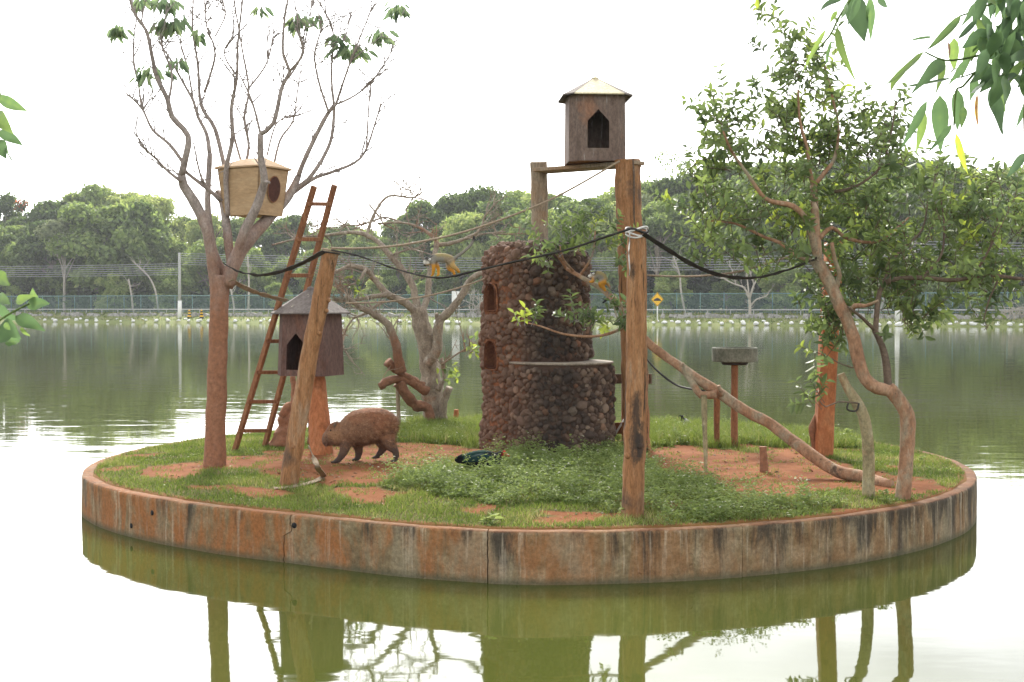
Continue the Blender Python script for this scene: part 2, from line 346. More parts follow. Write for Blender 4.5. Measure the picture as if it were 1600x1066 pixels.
# ================================================================== WATER
m, n, l, b = new_mat('water')
v1 = coords(n, l, 'World', (.55, 1.5, 1)); v2 = coords(n, l, 'World', (2.2, 5.0, 1), (0, 0, .1)); v3 = coords(n, l, 'World', (.06, .16, 1))
f1 = noise_n(n, l, v1, 1.0, 3, .5, .3); f2 = noise_n(n, l, v2, 1.0, 2, .5); f3 = noise_n(n, l, v3, 1.0, 2, .5)
# ripples grow from the sheltered near water towards the open lake
g = n.new('ShaderNodeNewGeometry'); sx = n.new('ShaderNodeSeparateXYZ'); l.new(g.outputs['Position'], sx.inputs[0])
mr = n.new('ShaderNodeMapRange'); l.new(sx.outputs['Y'], mr.inputs[0]); mr.inputs[1].default_value = 9; mr.inputs[2].default_value = 26; mr.inputs[3].default_value = .3; mr.inputs[4].default_value = 1.0
h = math_n(n, l, 'ADD', math_n(n, l, 'MULTIPLY', f1, .7), math_n(n, l, 'MULTIPLY', f2, .16))
h = math_n(n, l, 'MULTIPLY', h, math_n(n, l, 'MULTIPLY', mr.outputs[0], math_n(n, l, 'ADD', math_n(n, l, 'MULTIPLY', f3, 1.4), .3)))
bump_n(n, l, h, 1.0, .0085, b)
fw = noise_n(n, l, v3, 3, 3); rw = ramp(n, [(.3, (.058, .069, .014)), (.7, (.072, .084, .018))]); l.new(fw, rw.inputs[0]); l.new(rw.outputs[0], b.inputs['Base Color'])
b.inputs['Roughness'].default_value = .03; b.inputs['IOR'].default_value = 1.33; b.inputs['Specular IOR Level'].default_value = .5
mb = MB(); mb.add([(-400, -40, 0), (400, -40, 0), (400, 330, 0), (-400, 330, 0)], [(0, 1, 2, 3)])
tag(mb.build('water', 'water', smooth=False), kind='structure')

# ================================================================== ISLAND GROUND
m, n, l, b = new_mat('island_soil')
v = coords(n, l, 'World'); f = noise_n(n, l, v, 3.2, 8, .65); r = ramp(n, EARTH); l.new(f, r.inputs[0])
a = n.new('ShaderNodeAttribute'); a.attribute_name = 'tint'
f2 = noise_n(n, l, v, 22, 5, .7); r2 = ramp(n, [(.3, (.06, .07, .018)), (.7, (.10, .115, .03))]); l.new(f2, r2.inputs[0])
fac = math_n(n, l, 'ADD', a.outputs['Fac'], math_n(n, l, 'MULTIPLY', math_n(n, l, 'SUBTRACT', f2, .5), .8), clamp=True)
f5 = noise_n(n, l, v, 60, 3, .6); rp = ramp(n, [(.68, (0, 0, 0)), (.74, (1, 1, 1))]); l.new(f5, rp.inputs[0])
c = mix_n(n, l, math_n(n, l, 'MULTIPLY', rp.outputs[0], .5), r.outputs[0], (.42, .30, .2))
l.new(mix_n(n, l, fac, c, r2.outputs[0]), b.inputs['Base Color']); b.inputs['Roughness'].default_value = .95; b.inputs['Specular IOR Level'].default_value = .1
bump_n(n, l, f2, .9, .02, b, bump_n(n, l, f, .6, .04, None))
NR, NPH = 70, 220; V = []; T = []
for i in range(NR + 1):
    for j in range(NPH):
        q = rim(2 * math.pi * j / NPH, .055 + .03 * mnoise.noise(Vector((math.cos(2 * math.pi * j / NPH) * 9, math.sin(2 * math.pi * j / NPH) * 9, 0)))); k = (i / NR) ** .8; x, y = IC.x + (q.x - IC.x) * k, IC.y + (q.y - IC.y) * k
        V.append((x, y, max(gz(x, y), .388) if i < NR - 1 else (.384 if i < NR else .33))); T.append(0 if is_soil(x, y) else (.85 if k < .97 else .35))
Q = [(i * NPH + j, (i + 1) * NPH + j, (i + 1) * NPH + (j + 1) % NPH, i * NPH + (j + 1) % NPH) for i in range(NR) for j in range(NPH)]
tag(np_mesh('island_ground', V, Q, None, T, 'island_soil', smooth=True), kind='structure')

# ================================================================== RETAINING WALL in cast panels
m, n, l, b = new_mat('wall_concrete')
v = coords(n, l, 'World'); vs_ = coords(n, l, 'World', (1, 1, .26)); vm = coords(n, l, 'World', (1, 1, .35))
fb = noise_n(n, l, v, 7, 8, .7); rb = ramp(n, [(.3, (.105, .078, .042)), (.5, (.20, .152, .085)), (.7, (.32, .26, .165))]); l.new(fb, rb.inputs[0])
fo = noise_n(n, l, vs_, 3.0, 9, .72, .5); ro = ramp(n, [(.41, (0, 0, 0)), (.54, (1, 1, 1))]); l.new(fo, ro.inputs[0])
sx = n.new('ShaderNodeSeparateXYZ'); g = n.new('ShaderNodeNewGeometry'); l.new(g.outputs['Position'], sx.inputs[0])
side = n.new('ShaderNodeMapRange'); l.new(sx.outputs['X'], side.inputs[0]); side.inputs[1].default_value = -1.2; side.inputs[2].default_value = 1.6; side.inputs[3].default_value = .9; side.inputs[4].default_value = .30
c = mix_n(n, l, math_n(n, l, 'MULTIPLY', ro.outputs[0], side.outputs[0]), rb.outputs[0], (.29, .115, .04))
fg = noise_n(n, l, vm, 2.3, 6, .65); rg = ramp(n, [(.49, (0, 0, 0)), (.58, (1, 1, 1))]); l.new(fg, rg.inputs[0]); c = mix_n(n, l, math_n(n, l, 'MULTIPLY', rg.outputs[0], .55), c, (.25, .215, .145))
fd = noise_n(n, l, coords(n, l, 'World', (1, 1, .16)), 4.6, 9, .72, .4); zt = n.new('ShaderNodeMapRange'); l.new(sx.outputs['Z'], zt.inputs[0]); zt.inputs[1].default_value = .05; zt.inputs[2].default_value = .36; zt.inputs[3].default_value = .10; zt.inputs[4].default_value = .0
xr = n.new('ShaderNodeMapRange'); l.new(sx.outputs['X'], xr.inputs[0]); xr.inputs[1].default_value = .3; xr.inputs[2].default_value = 3.0; xr.inputs[3].default_value = -.01; xr.inputs[4].default_value = .10
rd = ramp(n, [(.49, (0, 0, 0)), (.60, (1, 1, 1))]); l.new(math_n(n, l, 'ADD', math_n(n, l, 'SUBTRACT', fd, zt.outputs[0]), xr.outputs[0]), rd.inputs[0])
c = mix_n(n, l, math_n(n, l, 'MULTIPLY', rd.outputs[0], .85), c, (.035, .030, .026))
fl = noise_n(n, l, coords(n, l, 'World', (1, 1, .06)), 14, 4, .7); rl = ramp(n, [(.56, (0, 0, 0)), (.66, (1, 1, 1))]); l.new(fl, rl.inputs[0]); c = mix_n(n, l, math_n(n, l, 'MULTIPLY', rl.outputs[0], .5), c, (.44, .37, .27))
zw = n.new('ShaderNodeMapRange'); l.new(math_n(n, l, 'ADD', sx.outputs['Z'], math_n(n, l, 'MULTIPLY', fb, .03)), zw.inputs[0]); zw.inputs[1].default_value = .075; zw.inputs[2].default_value = .03
c = mix_n(n, l, math_n(n, l, 'MULTIPLY', zw.outputs[0], .75), c, (.085, .085, .05))
zr = n.new('ShaderNodeMapRange'); l.new(math_n(n, l, 'ADD', sx.outputs['Z'], math_n(n, l, 'MULTIPLY', fb, .03)), zr.inputs[0]); zr.inputs[1].default_value = .380; zr.inputs[2].default_value = .396
c = mix_n(n, l, math_n(n, l, 'MULTIPLY', zr.outputs[0], .8), c, (.20, .088, .042))
fk = noise_n(n, l, v, 38, 6, .75); hv = n.new('ShaderNodeHueSaturation'); l.new(c, hv.inputs['Color']); l.new(math_n(n, l, 'ADD', math_n(n, l, 'MULTIPLY', fk, 1.7), .15), hv.inputs['Value']); c = hv.outputs[0]
l.new(c, b.inputs['Base Color']); b.inputs['Roughness'].default_value = .9; b.inputs['Specular IOR Level'].default_value = .15
ff = noise_n(n, l, v, 60, 4, .7); pit = noise_n(n, l, v, 24, 2, .5); rp = ramp(n, [(.24, (0, 0, 0)), (.31, (1, 1, 1))]); l.new(pit, rp.inputs[0])
bump_n(n, l, rp.outputs[0], .7, .012, b, bump_n(n, l, ff, .5, .006, None, bump_n(n, l, fb, .6, .015, None)))

def phi_of_px(px):
    lo, hi = math.pi * 1.02, math.pi * 1.98
    for _ in range(50):
        mid = (lo + hi) / 2; q = rim(mid)
        if topx(q.x, q.y, .3)[0] < px: lo = mid
        else: hi = mid
    return lo
wall = empty('retaining_wall', (0, 0, 0)); tag(wall, 'curved concrete retaining wall stained orange around the island', 'wall')
joints = [phi_of_px(p) for p in (150, 443, 762, 1160, 1505)]
back = np.linspace(joints[-1], joints[0] + 2 * math.pi, 6)[1:-1]
joints += list(back); joints.append(joints[0] + 2 * math.pi)
ZL = [-.6, -.02, .02, .05, .09, .13, .17, .21, .25, .28, .305, .325, .34, .352, .369, .377]
def jitter(k, z):          # the broken joint steps sideways near the top, the rest run straight
    k %= len(joints) - 1
    w = .004 * mnoise.noise(Vector((k * 9.1, z * 30, 0)))
    if k == 1: return w * 1.5 + (.0 if z < .245 else (.020 if z < .30 else .017)) * 1.0
    return w * .4
for k in range(len(joints) - 1):
    a0, a1 = joints[k], joints[k + 1]; NC = max(6, int((a1 - a0) * 60)); mb = MB(); V = []
    gap = .0010; dr = .006 * math.sin(k * 2.3)
    def prof(inner):
        rows = []
        for z in ZL:
            row = []
            for c_ in range(NC + 1):
                t = c_ / NC; ph = (a0 + gap + jitter(k, z)) * (1 - t) + (a1 - gap + jitter(k + 1, z)) * t
                ins = (.12 if inner else 0) + dr + (.010 if (z > .372 and not inner) else 0) + (-.010 if inner and z > .372 else 0)
                if not inner: ins += .006 * mnoise.noise(Vector((ph * 9, z * 4, 0))) + (.004 if z > .362 else 0)
                q = rim(ph, ins); row.append((q.x, q.y, z + (.006 * mnoise.noise(Vector((ph * 14, 3, 0))) if z > .36 else 0)))
            rows.append(row)
        return rows
    o_, i_ = prof(False), prof(True); nz = len(ZL); row = NC + 1
    vs2 = [p for r_ in o_ for p in r_] + [p for r_ in i_ for p in r_]; fs = []; off = nz * row
    for zi in range(nz - 1):
        for c_ in range(NC):
            a = zi * row + c_; fs.append((a, a + 1, a + 1 + row, a + row)); a += off; fs.append((a + row, a + 1 + row, a + 1, a))
        for c_ in (0, NC):
            a = zi * row + c_; q = (a, a + row, a + row + off, a + off); fs.append(q if c_ == 0 else q[::-1])
    for c_ in range(NC):
        a = (nz - 1) * row + c_; fs.append((a, a + 1, a + 1 + off, a + off))
    mb.add(vs2, fs); mb.build('wall_panel', 'wall_concrete', wall, auto=40)
# drain holes: short pipe mouths let into the wall
for px, zz in ((238, .25), (205, .10), (460, .30)):
    q = rim(phi_of_px(px), -.004); nrm = Vector((q.x - IC.x, q.y - IC.y, 0)).normalized(); mb = MB()
    c0 = Vector((q.x, q.y, zz)); mb.tube([c0 - nrm * .06, c0 + nrm * .002], .022, 12); mb.build('drain_hole', 'sign_black', wall)

# ================================================================== FAR SHORE  (frame: s along the shore, n inland)
SO = Vector((0, 148)); SE = Vector((.936, -.351)); SN = Vector((.351, .936))
def SH(s, nn, z=0): return Vector((SO.x + s * SE.x + nn * SN.x, SO.y + s * SE.y + nn * SN.y, z))
def s_at(px, nn):
    k = (px - 800) / FPX; return (k * (SO.y + nn * SN.y) - nn * SN.x) / (SE.x - k * SE.y)
def zfar(nn): return float(np.interp(nn, [-2, 0, .6, 3, 6, 8, 11, 40, 90, 200], [-.8, -.06, .22, .45, .95, 1.15, 1.2, 1.6, 4, 6]))
def z_at(px, py, nn):       # height of a pixel at shore distance nn
    return W(px, py, SH(s_at(px, nn), nn).y).z
m, n, l, b = new_mat('shore_grass')
v = coords(n, l, 'World'); f = noise_n(n, l, v, .35, 7, .7); r = ramp(n, [(.3, (.10, .125, .03)), (.5, (.165, .20, .05)), (.7, (.25, .24, .11))]); l.new(f, r.inputs[0]); l.new(r.outputs[0], b.inputs['Base Color']); b.inputs['Roughness'].default_value = .95
bump_n(n, l, noise_n(n, l, v, 3, 5, .7), .8, .12, b)
ns = [-2, 0, .6, 3, 6, 8, 11, 20, 40, 90, 200, 500]; ss = np.arange(-400, 401, 4)
V = []; 
for nn in ns:
    for s in ss: V.append(SH(s, nn + (.35 * mnoise.noise(Vector((s * .13, 0, 0))) if nn < 5 else 0), zfar(nn)))
K = len(ss); Q = [(i * K + j, i * K + j + 1, (i + 1) * K + j + 1, (i + 1) * K + j) for i in range(len(ns) - 1) for j in range(K - 1)]
tag(np_mesh('shore_ground', V, Q, None, None, 'shore_grass', smooth=True), kind='structure')

# bank grass tufts on the far shore
N = 9000; s = RNG.uniform(-85, 70, N); nn = RNG.uniform(.3, 10, N); P = np.array([SH(a, b_, zfar(b_)) for a, b_ in zip(s, nn)])
D = np.stack([RNG.normal(0, .5, N), RNG.normal(0, .5, N), np.ones(N)], 1)
tag(leaves('shore_grass_tufts', 'grass', None, P, D, RNG.normal(0, 1, (N, 3)), RNG.uniform(.12, .4, N) * np.where(nn > 5, 1.5, 1), .10, RNG.uniform(0, 1, N)), 'low grass tufts on the far lake bank', 'grass', kind='stuff')

# painted shore stones
stone_me = []
for k in range(5):
    bm = bmesh.new(); bmesh.ops.create_icosphere(bm, subdivisions=2, radius=1)
    for v_ in bm.verts: v_.co *= 1 + .28 * mnoise.noise(v_.co * 1.4 + Vector((k * 7, 0, 0)))
    me = bpy.data.meshes.new('white_stone'); bm.to_mesh(me); bm.free(); me.materials.append(MAT['white_paint']); stone_me.append(me)
px = 70
rs = random.Random(4); rows = []
while px < 1640:
    rows.append((px, .55, .19)); px += rs.uniform(15, 21)
px = 40
while px < 1640:
    rows.append((px, 2.0, .15)); px += rs.uniform(17, 34)
for px, nn, rr in rows:
    o = bpy.data.objects.new('white_stone', rs.choice(stone_me)); COL.objects.link(o); nn += rs.uniform(-.15, .25)
    sz = rr * 1.15 * rs.uniform(.7, 1.35); o.location = SH(s_at(px, nn), nn, zfar(nn) + sz * .25); o.scale = (sz * rs.uniform(1, 1.5), sz, sz * .8); o.rotation_euler = (rs.uniform(-.2, .2), rs.uniform(-.2, .2), rs.uniform(0, 6))
    if nn < 1.4: tag(o, 'white painted stone in the row edging the far waterline', 'stone', 'white stones lining the far shore')
    else: tag(o, 'small white painted stone higher on the far bank', 'stone', 'white stones higher on the far bank')

# rubble kerb and pipe rail in front of the fence
kerb = empty('rubble_kerb', SH(0, 5.2, 0)); tag(kerb, 'low broken rubble kerb along the far bank', 'kerb')
rs = random.Random(9); s0 = s_at(-20, 5.2); s1 = s_at(1620, 5.2); mb = MB(); s = s0; big = []
while s < s1:
    w = rs.uniform(.35, 1.0)
    if rs.random() < .85:
        c0 = SH(s + w / 2, 5.2 + rs.uniform(-.4, .3), zfar(5.2) + rs.uniform(-.05, .2)) - SH(0, 5.2, 0)
        mb.box(c0, (w, .5, rs.uniform(.35, .75)), Matrix.Rotation(-.359 + rs.uniform(-.3, .3), 3, 'Z') @ Matrix.Rotation(rs.uniform(-.25, .25), 3, 'Y'), rs.uniform(.6, .95))
    s += w * .8
tag(mb.build('rubble', 'curb_stone', kerb, smooth=False), kind='stuff')
rail = empty('pipe_rail', SH(0, 6.6, 0)); tag(rail, 'pale horizontal pipe rail on short posts before the fence', 'railing')
pm = MB(); pm.box((0, 0, .3), (.09, .09, .8)); first = None
zr_ = zfar(6.6)
for i, s in enumerate(np.arange(s_at(-30, 6.6), s_at(1640, 6.6), 2.6)):
    if first is None: first = pm.build('rail_post', 'pole_concrete', rail, smooth=False); o = first
    else: o = first.copy(); COL.objects.link(o); o.parent = rail
    o.location = SH(s, 6.6, zr_) - SH(0, 6.6, 0)
mb = MB(); mb.tube([SH(s_at(-40, 6.6), 6.6, zr_ + .66) - SH(0, 6.6, 0), SH(s_at(1650, 6.6), 6.6, zr_ + .66) - SH(0, 6.6, 0)], .075, 8, cap=True); mb.build('rail', 'pole_concrete', rail)

# chain-link fence
fence = empty('chain_link_fence', SH(0, 8.5, 0)); tag(fence, 'tall green chain link fence along the far bank', 'fence')
z0, FH = zfar(8.5), 2.35
pm = MB(); pm.tube([Vector((0, 0, -.1)), Vector((0, 0, FH + .15))], .05, 6); first = None
for s in np.arange(s_at(-30, 8.5), s_at(1640, 8.5), 2.75):
    if first is None: first = pm.build('fence_post', 'fence_green', fence); o = first
    else: o = first.copy(); COL.objects.link(o); o.parent = fence
    o.location = SH(s, 8.5, z0) - SH(0, 8.5, 0)
fa, fb_ = SH(s_at(-35, 8.5), 8.5, 0) - SH(0, 8.5, 0), SH(s_at(1645, 8.5), 8.5, 0) - SH(0, 8.5, 0)
for zz in (FH, .25):
    mb = MB(); up = Vector((0, 0, z0 + zz)); mb.tube([fa + up, fb_ + up], .055 if zz > 1 else .03, 6); mb.build('fence_rail', 'fence_green', fence)
m, n, l, b = new_mat('chain_link')
b.inputs['Base Color'].default_value = (.13, .24, .22, 1); b.inputs['Roughness'].default_value = .6
tr = n.new('ShaderNodeBsdfTransparent'); mx = n.new('ShaderNodeMixShader'); mx.inputs[0].default_value = .22
l.new(tr.outputs[0], mx.inputs[1]); l.new(b.outputs[0], mx.inputs[2]); l.new(mx.outputs[0], n['Material Output'].inputs['Surface'])
mb = MB(); u0, u1 = Vector((0, 0, z0 + .1)), Vector((0, 0, z0 + FH)); mb.add([fa + u0, fb_ + u0, fb_ + u1, fa + u1], [(0, 1, 2, 3)]); mb.build('wire_mesh', 'chain_link', fence, smooth=False)

# utility poles and wires
def upole(px, label, nn=3.4):
    base = SH(s_at(px, nn), nn, zfar(nn) - .2); t = empty('utility_pole', base); tag(t, label, 'utility pole')
    H = z_at(px, 395, nn) - base.z
    mb = MB(); mb.tube([Vector((0, 0, 0)), Vector((0, 0, 2.5))], [.26, .24], 12); mb.build('painted_base', 'white_paint', t)
    mb = MB(); mb.tube([Vector((0, 0, 2.45)), Vector((0, 0, H))], [.22, .14], 12); sh_ = mb.build('shaft', 'pole_concrete', t)
    for zz in np.linspace(H - 1.5, H - .1, 6):
        mb = MB(); mb.tube([Vector((.02, -.14, zz)), Vector((.05, -.34, zz))], .05, 6); mb.build('insulator', 'white_paint', sh_)
    return base, H
b1, H1 = upole(281, 'concrete utility pole with white base beside striped cones')
b2, H2 = upole(1402, 'concrete utility pole half hidden behind the fruit tree leaves')
pos = [Vector(b1) - (Vector(b2) - Vector(b1)), Vector(b1), Vector(b2), Vector(b2) + (Vector(b2) - Vector(b1))]
for k in range(6):
    mb = MB()
    for i in range(3):
        A, B = pos[i] + Vector((.03, -.3, H1 - 1.5 + 1.4 * k / 5)), pos[i + 1] + Vector((.03, -.3, H2 - 1.5 + 1.4 * k / 5))
        mb.tube([A.lerp(B, t) - Vector((0, 0, .55 * 4 * t * (1 - t))) for t in np.linspace(0, 1, 9)], .028, 5)
    tag(mb.build('power_line', 'wire'), ['lowest', 'second lowest', 'third lowest', 'third highest', 'second highest', 'topmost'][k] + ' of the six grey power lines over the far bank', 'power line', 'power lines')

# speed hump warning sign
nn = 2.3; base = SH(s_at(1027, nn), nn, zfar(nn) - .1); t = empty('road_sign', base, -.30); tag(t, 'yellow diamond warning sign with black hump on white post', 'road sign')
zc = z_at(1027, 468, nn) - base.z; hh = .80
mb = MB(); mb.tube([Vector((0, .06, 0)), Vector((0, .06, zc + .3))], .075, 10); mb.build('post', 'white_paint', t)
pl_ = MB(); mb = pl_; mb.add([(0, -.02, zc - hh), (hh * .88, -.02, zc), (0, -.02, zc + hh), (-hh * .88, -.02, zc), (0, .02, zc - hh), (hh * .88, .02, zc), (0, .02, zc + hh), (-hh * .88, .02, zc)], [(0, 1, 2, 3), (7, 6, 5, 4), (0, 4, 5, 1), (1, 5, 6, 2), (2, 6, 7, 3), (3, 7, 4, 0)]); plate = mb.build('sign_plate', 'sign_yellow', t, smooth=False)
mb = MB()
for i in range(4):
    c4 = [(0, -hh), (hh * .88, 0), (0, hh), (-hh * .88, 0)]; A, B = c4[i], c4[(i + 1) % 4]
    mb.add([(A[0] * .93, -.026, zc + A[1] * .93), (B[0] * .93, -.026, zc + B[1] * .93), (B[0] * .87, -.026, zc + B[1] * .87), (A[0] * .87, -.026, zc + A[1] * .87)], [(0, 1, 2, 3)])
mb.build('sign_border', 'sign_black', plate, smooth=False)
hump = [(-.40, -.17), (.40, -.17), (.40, -.06), (.26, .06), (.12, .14), (0, .16), (-.12, .14), (-.26, .06), (-.40, -.06)]
mb = MB(); mb.add([(x, -.026, zc + z) for x, z in hump] , [tuple(range(9))]); mb.build('hump_symbol', 'sign_black', plate, smooth=False)

# striped cones, white board
for px, lab in ((296, 'striped yellow and black traffic cone nearer the white based pole'), (315, 'striped yellow and black traffic cone nearer the bare tree trunk')):
    nn = 3.2; t = empty('traffic_cone', SH(s_at(px, nn), nn, zfar(nn) - .02)); tag(t, lab, 'traffic cone', 'traffic cones on the far bank')
    mb = MB(); mb.box((0, 0, .05), (.75, .75, .1)); mb.build('base', 'sign_black', t, smooth=False)
    for i in range(6):
        zz = .1 + i * .18; r0, r1 = .28 - .032 * i, .28 - .032 * (i + 1); mb = MB(); mb.lathe([(r0, zz), (r1, zz + .178)], sides=16); mb.build('stripe', 'sign_yellow' if i % 2 else 'sign_black', t, auto=40)
nn = 7.2; t = empty('notice_board', SH(s_at(712, nn), nn, zfar(nn) - .1), -.36); tag(t, 'plain white notice board on two posts before the fence', 'board')
mb = MB(); mb.box((0, 0, 2.0), (1.0, .06, 1.9)); mb.build('panel', 'white_paint', t, smooth=False)
for x in (-.4, .4):
    mb = MB(); mb.box((x, .06, .9), (.08, .06, 1.8)); mb.build('post', 'pole_concrete', t, smooth=False)

# ================================================================== FOREST
def rand_dirs(N): return unit(RNG.normal(0, 1, (N, 3)))
def forest_proto(k, H, Rx, trunk_mat='bark_forest', leaf='leaf_forest', clumps=26, per=260, bare=.35, size=.5, gap=0.0):
    if leaf == 'leaf_forest' and k < 20: clumps = int(clumps * 1.45); per = 300
    t = empty('forest_tree'); rs = random.Random(100 + k); mb = MB()
    sway = Vector((rs.uniform(-.6, .6), rs.uniform(-.3, .3), 0)); top = Vector((0, 0, H * .75)) + sway * 1.5
    mb.tube([Vector((0, 0, -.3)), Vector((sway.x * .5, sway.y * .5, H * .3)), Vector((sway.x, sway.y, H * .55)), top], [.24, .19, .14, .05], 8)
    pos, nr, tints = [], [], []
    for c_ in range(clumps):
        f = rs.uniform(0, 1); zz = H * (bare + (1 - bare) * (f ** .8)); wid = Rx * math.sqrt(max(.05, 1 - ((f - .35) / .72) ** 2)); a = rs.uniform(0, 6.28); rad = wid * math.sqrt(rs.uniform(.05, 1)) * .85
        c0 = Vector((math.cos(a) * rad + sway.x, math.sin(a) * rad + sway.y, zz - H * .06)); cr = rs.uniform(.14, .36) * Rx
        if c_ % 2 == 0:
            st = Vector((sway.x * .7, sway.y * .7, H * rs.uniform(.28, .55))); mb.tube([st, st.lerp(c0, .5) + Vector((0, 0, .3)), c0], [.11, .07, .02], 6)
        N = int(per * rs.uniform(.7, 1.2)); d = rand_dirs(N); rr = cr * RNG.uniform(.45, 1.08, N) ** .6
        p = d * rr[:, None] * np.array([1.15, 1.15, .75]) + np.array(c0); pos.append(p); nr.append(d * 1.0 + RNG.normal(0, .55, (N, 3)) + np.array([0, 0, .35]))
        tints.append(np.clip(RNG.normal(.42 + rs.uniform(-.18, .22), .16, N), 0, 1))
    pos, nr, tints = map(np.concatenate, (pos, nr, tints)); N = len(pos)
    d = np.cross(nr, RNG.normal(0, 1, (N, 3))); d[:, 2] -= .25
    mb.build('trunk', trunk_mat, t); o = leaves('crown', leaf, t, pos, d, nr, RNG.uniform(.7, 1.25, N) * size, RNG.uniform(.45, .7, N) * size, tints)
    return t
protos = [forest_proto(0, 14, 4.2), forest_proto(1, 12, 4.8, clumps=30), forest_proto(2, 16, 4.0, clumps=30), forest_proto(3, 10, 4.4), forest_proto(4, 13, 5.4, clumps=34, per=240), forest_proto(5, 9, 3.6, bare=.15), forest_proto(6, 7, 3.6, bare=.05, clumps=22), forest_proto(7, 15, 3.6, bare=.5, clumps=22)]
PH = [14, 12, 16, 10, 13, 9, 7, 15]
LAB = {'front': 'leafy green forest tree close behind the green chain link fence', 'back': 'tall forest tree in the rear rows forming the hazy skyline', 'low': 'low rounded green tree crowding the foot of the fence'}
used = set()
def place_tree(k, px, nn, H, kind, wide=1):
    src = protos[k]; o = src if k not in used else copy_tree(src); used.add(k)
    o.location = SH(s_at(px, nn), nn, zfar(nn) - .1); f = H / PH[k]; o.scale = (f * wide, f * wide, f); o.rotation_euler.z = random.uniform(0, 6.28)
    tag(o, LAB[kind], 'tree', {'front': 'forest trees behind the fence', 'back': 'forest trees of the skyline', 'low': 'low trees along the fence'}[kind])
# skyline profile: photo x -> y of the treetops
PRX = [-60, 0, 60, 110, 150, 200, 240, 275, 320, 400, 470, 520, 580, 620, 660, 700, 780, 830, 870, 910, 960, 1000, 1080, 1150, 1250, 1400, 1480, 1560, 1680]
PRY = [300, 304, 312, 314, 296, 288, 305, 335, 330, 330, 348, 356, 350, 335, 312, 297, 296, 305, 288, 300, 300, 275, 262, 255, 255, 248, 262, 266, 268]
rs = random.Random(21); px = -210; i = 0
while px < 1800:
    nn = rs.uniform(30, 44); y = float(np.interp(px, PRX, PRY)) + rs.uniform(-4, 14); H = z_at(px, y, nn) - zfar(nn)
    place_tree(rs.choice([0, 1, 2, 4, 7]), px, nn, H / .97, 'back', rs.uniform(.8, 1.0)); px += rs.uniform(36, 52)
px = -200
while px < 1800:
    nn = rs.uniform(17, 26); y = float(np.interp(px, PRX, PRY)) + rs.uniform(18, 62); H = z_at(px, y, nn) - zfar(nn)
    place_tree(rs.choice([0, 1, 3, 4, 5, 7]), px, nn, H / .97, 'front', rs.uniform(.85, 1.1)); px += rs.uniform(44, 66)
px = -60
while px < 1680:
    nn = rs.uniform(12, 15); H = rs.uniform(3.2, 6.5); place_tree(rs.choice([5, 6, 6, 3]), px, nn, H, 'low', rs.uniform(.9, 1.2)); px += rs.uniform(55, 95)
for k in range(8):
    if k not in used: place_tree(k, 700 + k * 20, 28, 11, 'front')
def own_tree(k, px, nn, ytop, label, Rx, **kw):
    H = z_at(px, ytop, nn) - zfar(nn); t = forest_proto(k, H, Rx, **kw); t.location = SH(s_at(px, nn), nn, zfar(nn) - .1); tag(t, label, 'tree'); return t
own_tree(40, 100, 13.5, 335, 'pale grey green flat topped tree with forked white trunk behind the fence', 4.2, trunk_mat='bark_pale', leaf='leaf_forest_pale', clumps=16, per=210, bare=.62, size=.5)
own_tree(41, 40, 36, 303, 'tree with scattered red blossom at the skyline', 3.4, leaf='leaf_red', clumps=18, per=200)
own_tree(42, 1040, 34, 224, 'tall sparse open crowned tree rising above the skyline', 4.6, clumps=15, per=110, bare=.62, size=.42)
own_tree(43, 1010, 24, 296, 'yellow green tree behind the warning sign', 3.6, leaf='leaf_forest_pale', clumps=22, per=220)

# dark undergrowth inside the wood
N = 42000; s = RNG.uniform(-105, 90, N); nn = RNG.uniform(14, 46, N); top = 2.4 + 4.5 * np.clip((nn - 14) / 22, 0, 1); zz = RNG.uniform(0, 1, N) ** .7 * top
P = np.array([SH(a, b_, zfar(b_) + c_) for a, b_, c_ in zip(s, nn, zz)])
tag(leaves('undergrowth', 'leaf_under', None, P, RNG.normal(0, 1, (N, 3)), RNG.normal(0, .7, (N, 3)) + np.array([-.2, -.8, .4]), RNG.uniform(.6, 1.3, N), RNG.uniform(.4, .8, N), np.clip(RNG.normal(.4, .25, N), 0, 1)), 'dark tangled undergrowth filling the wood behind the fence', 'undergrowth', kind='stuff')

# slender pale trunks and the bare white tree
def px_branch(mb, pts, d, rpx, sides=7, rough=0, seg=None):
    """pts: (px,py[,extra depth]); rpx: (start,end) radius in photo pixels"""
    n_ = len(pts); P = [W(p[0], p[1], d + (p[2] if len(p) > 2 else 0)) for p in pts]
    Rr = [(rpx[0] + (rpx[1] - rpx[0]) * i / (n_ - 1)) * S(d) for i in range(n_)] if len(rpx) == 2 else [r_ * S(d) for r_ in rpx]
    mb.tube(P, Rr, sides, seg, rough); return P
def grow_twigs(mb, P, r, rs, n, L, depth=1, up=.3):
    for _ in range(n):
        i = rs.randrange(len(P) - 1); a = P[i].lerp(P[i + 1], rs.random()); dr = (P[i + 1] - P[i]).normalized()
        d = (dr * .7 + Vector((rs.gauss(0, .7), rs.gauss(0, .6), rs.gauss(up, .5)))).normalized(); q = [a]; LL = L * rs.uniform(.5, 1.2)
        for k in range(3):
            d = (d + Vector((rs.gauss(0, .25), rs.gauss(0, .25), rs.gauss(.08, .25)))).normalized(); q.append(q[-1] + d * LL / 3)
        mb.tube(q, [r, r * .8, r * .55, r * .3], 5, cap=False)
        if depth: grow_twigs(mb, q, r * .6, rs, 2, L * .5, depth - 1, up)
rs = random.Random(3)
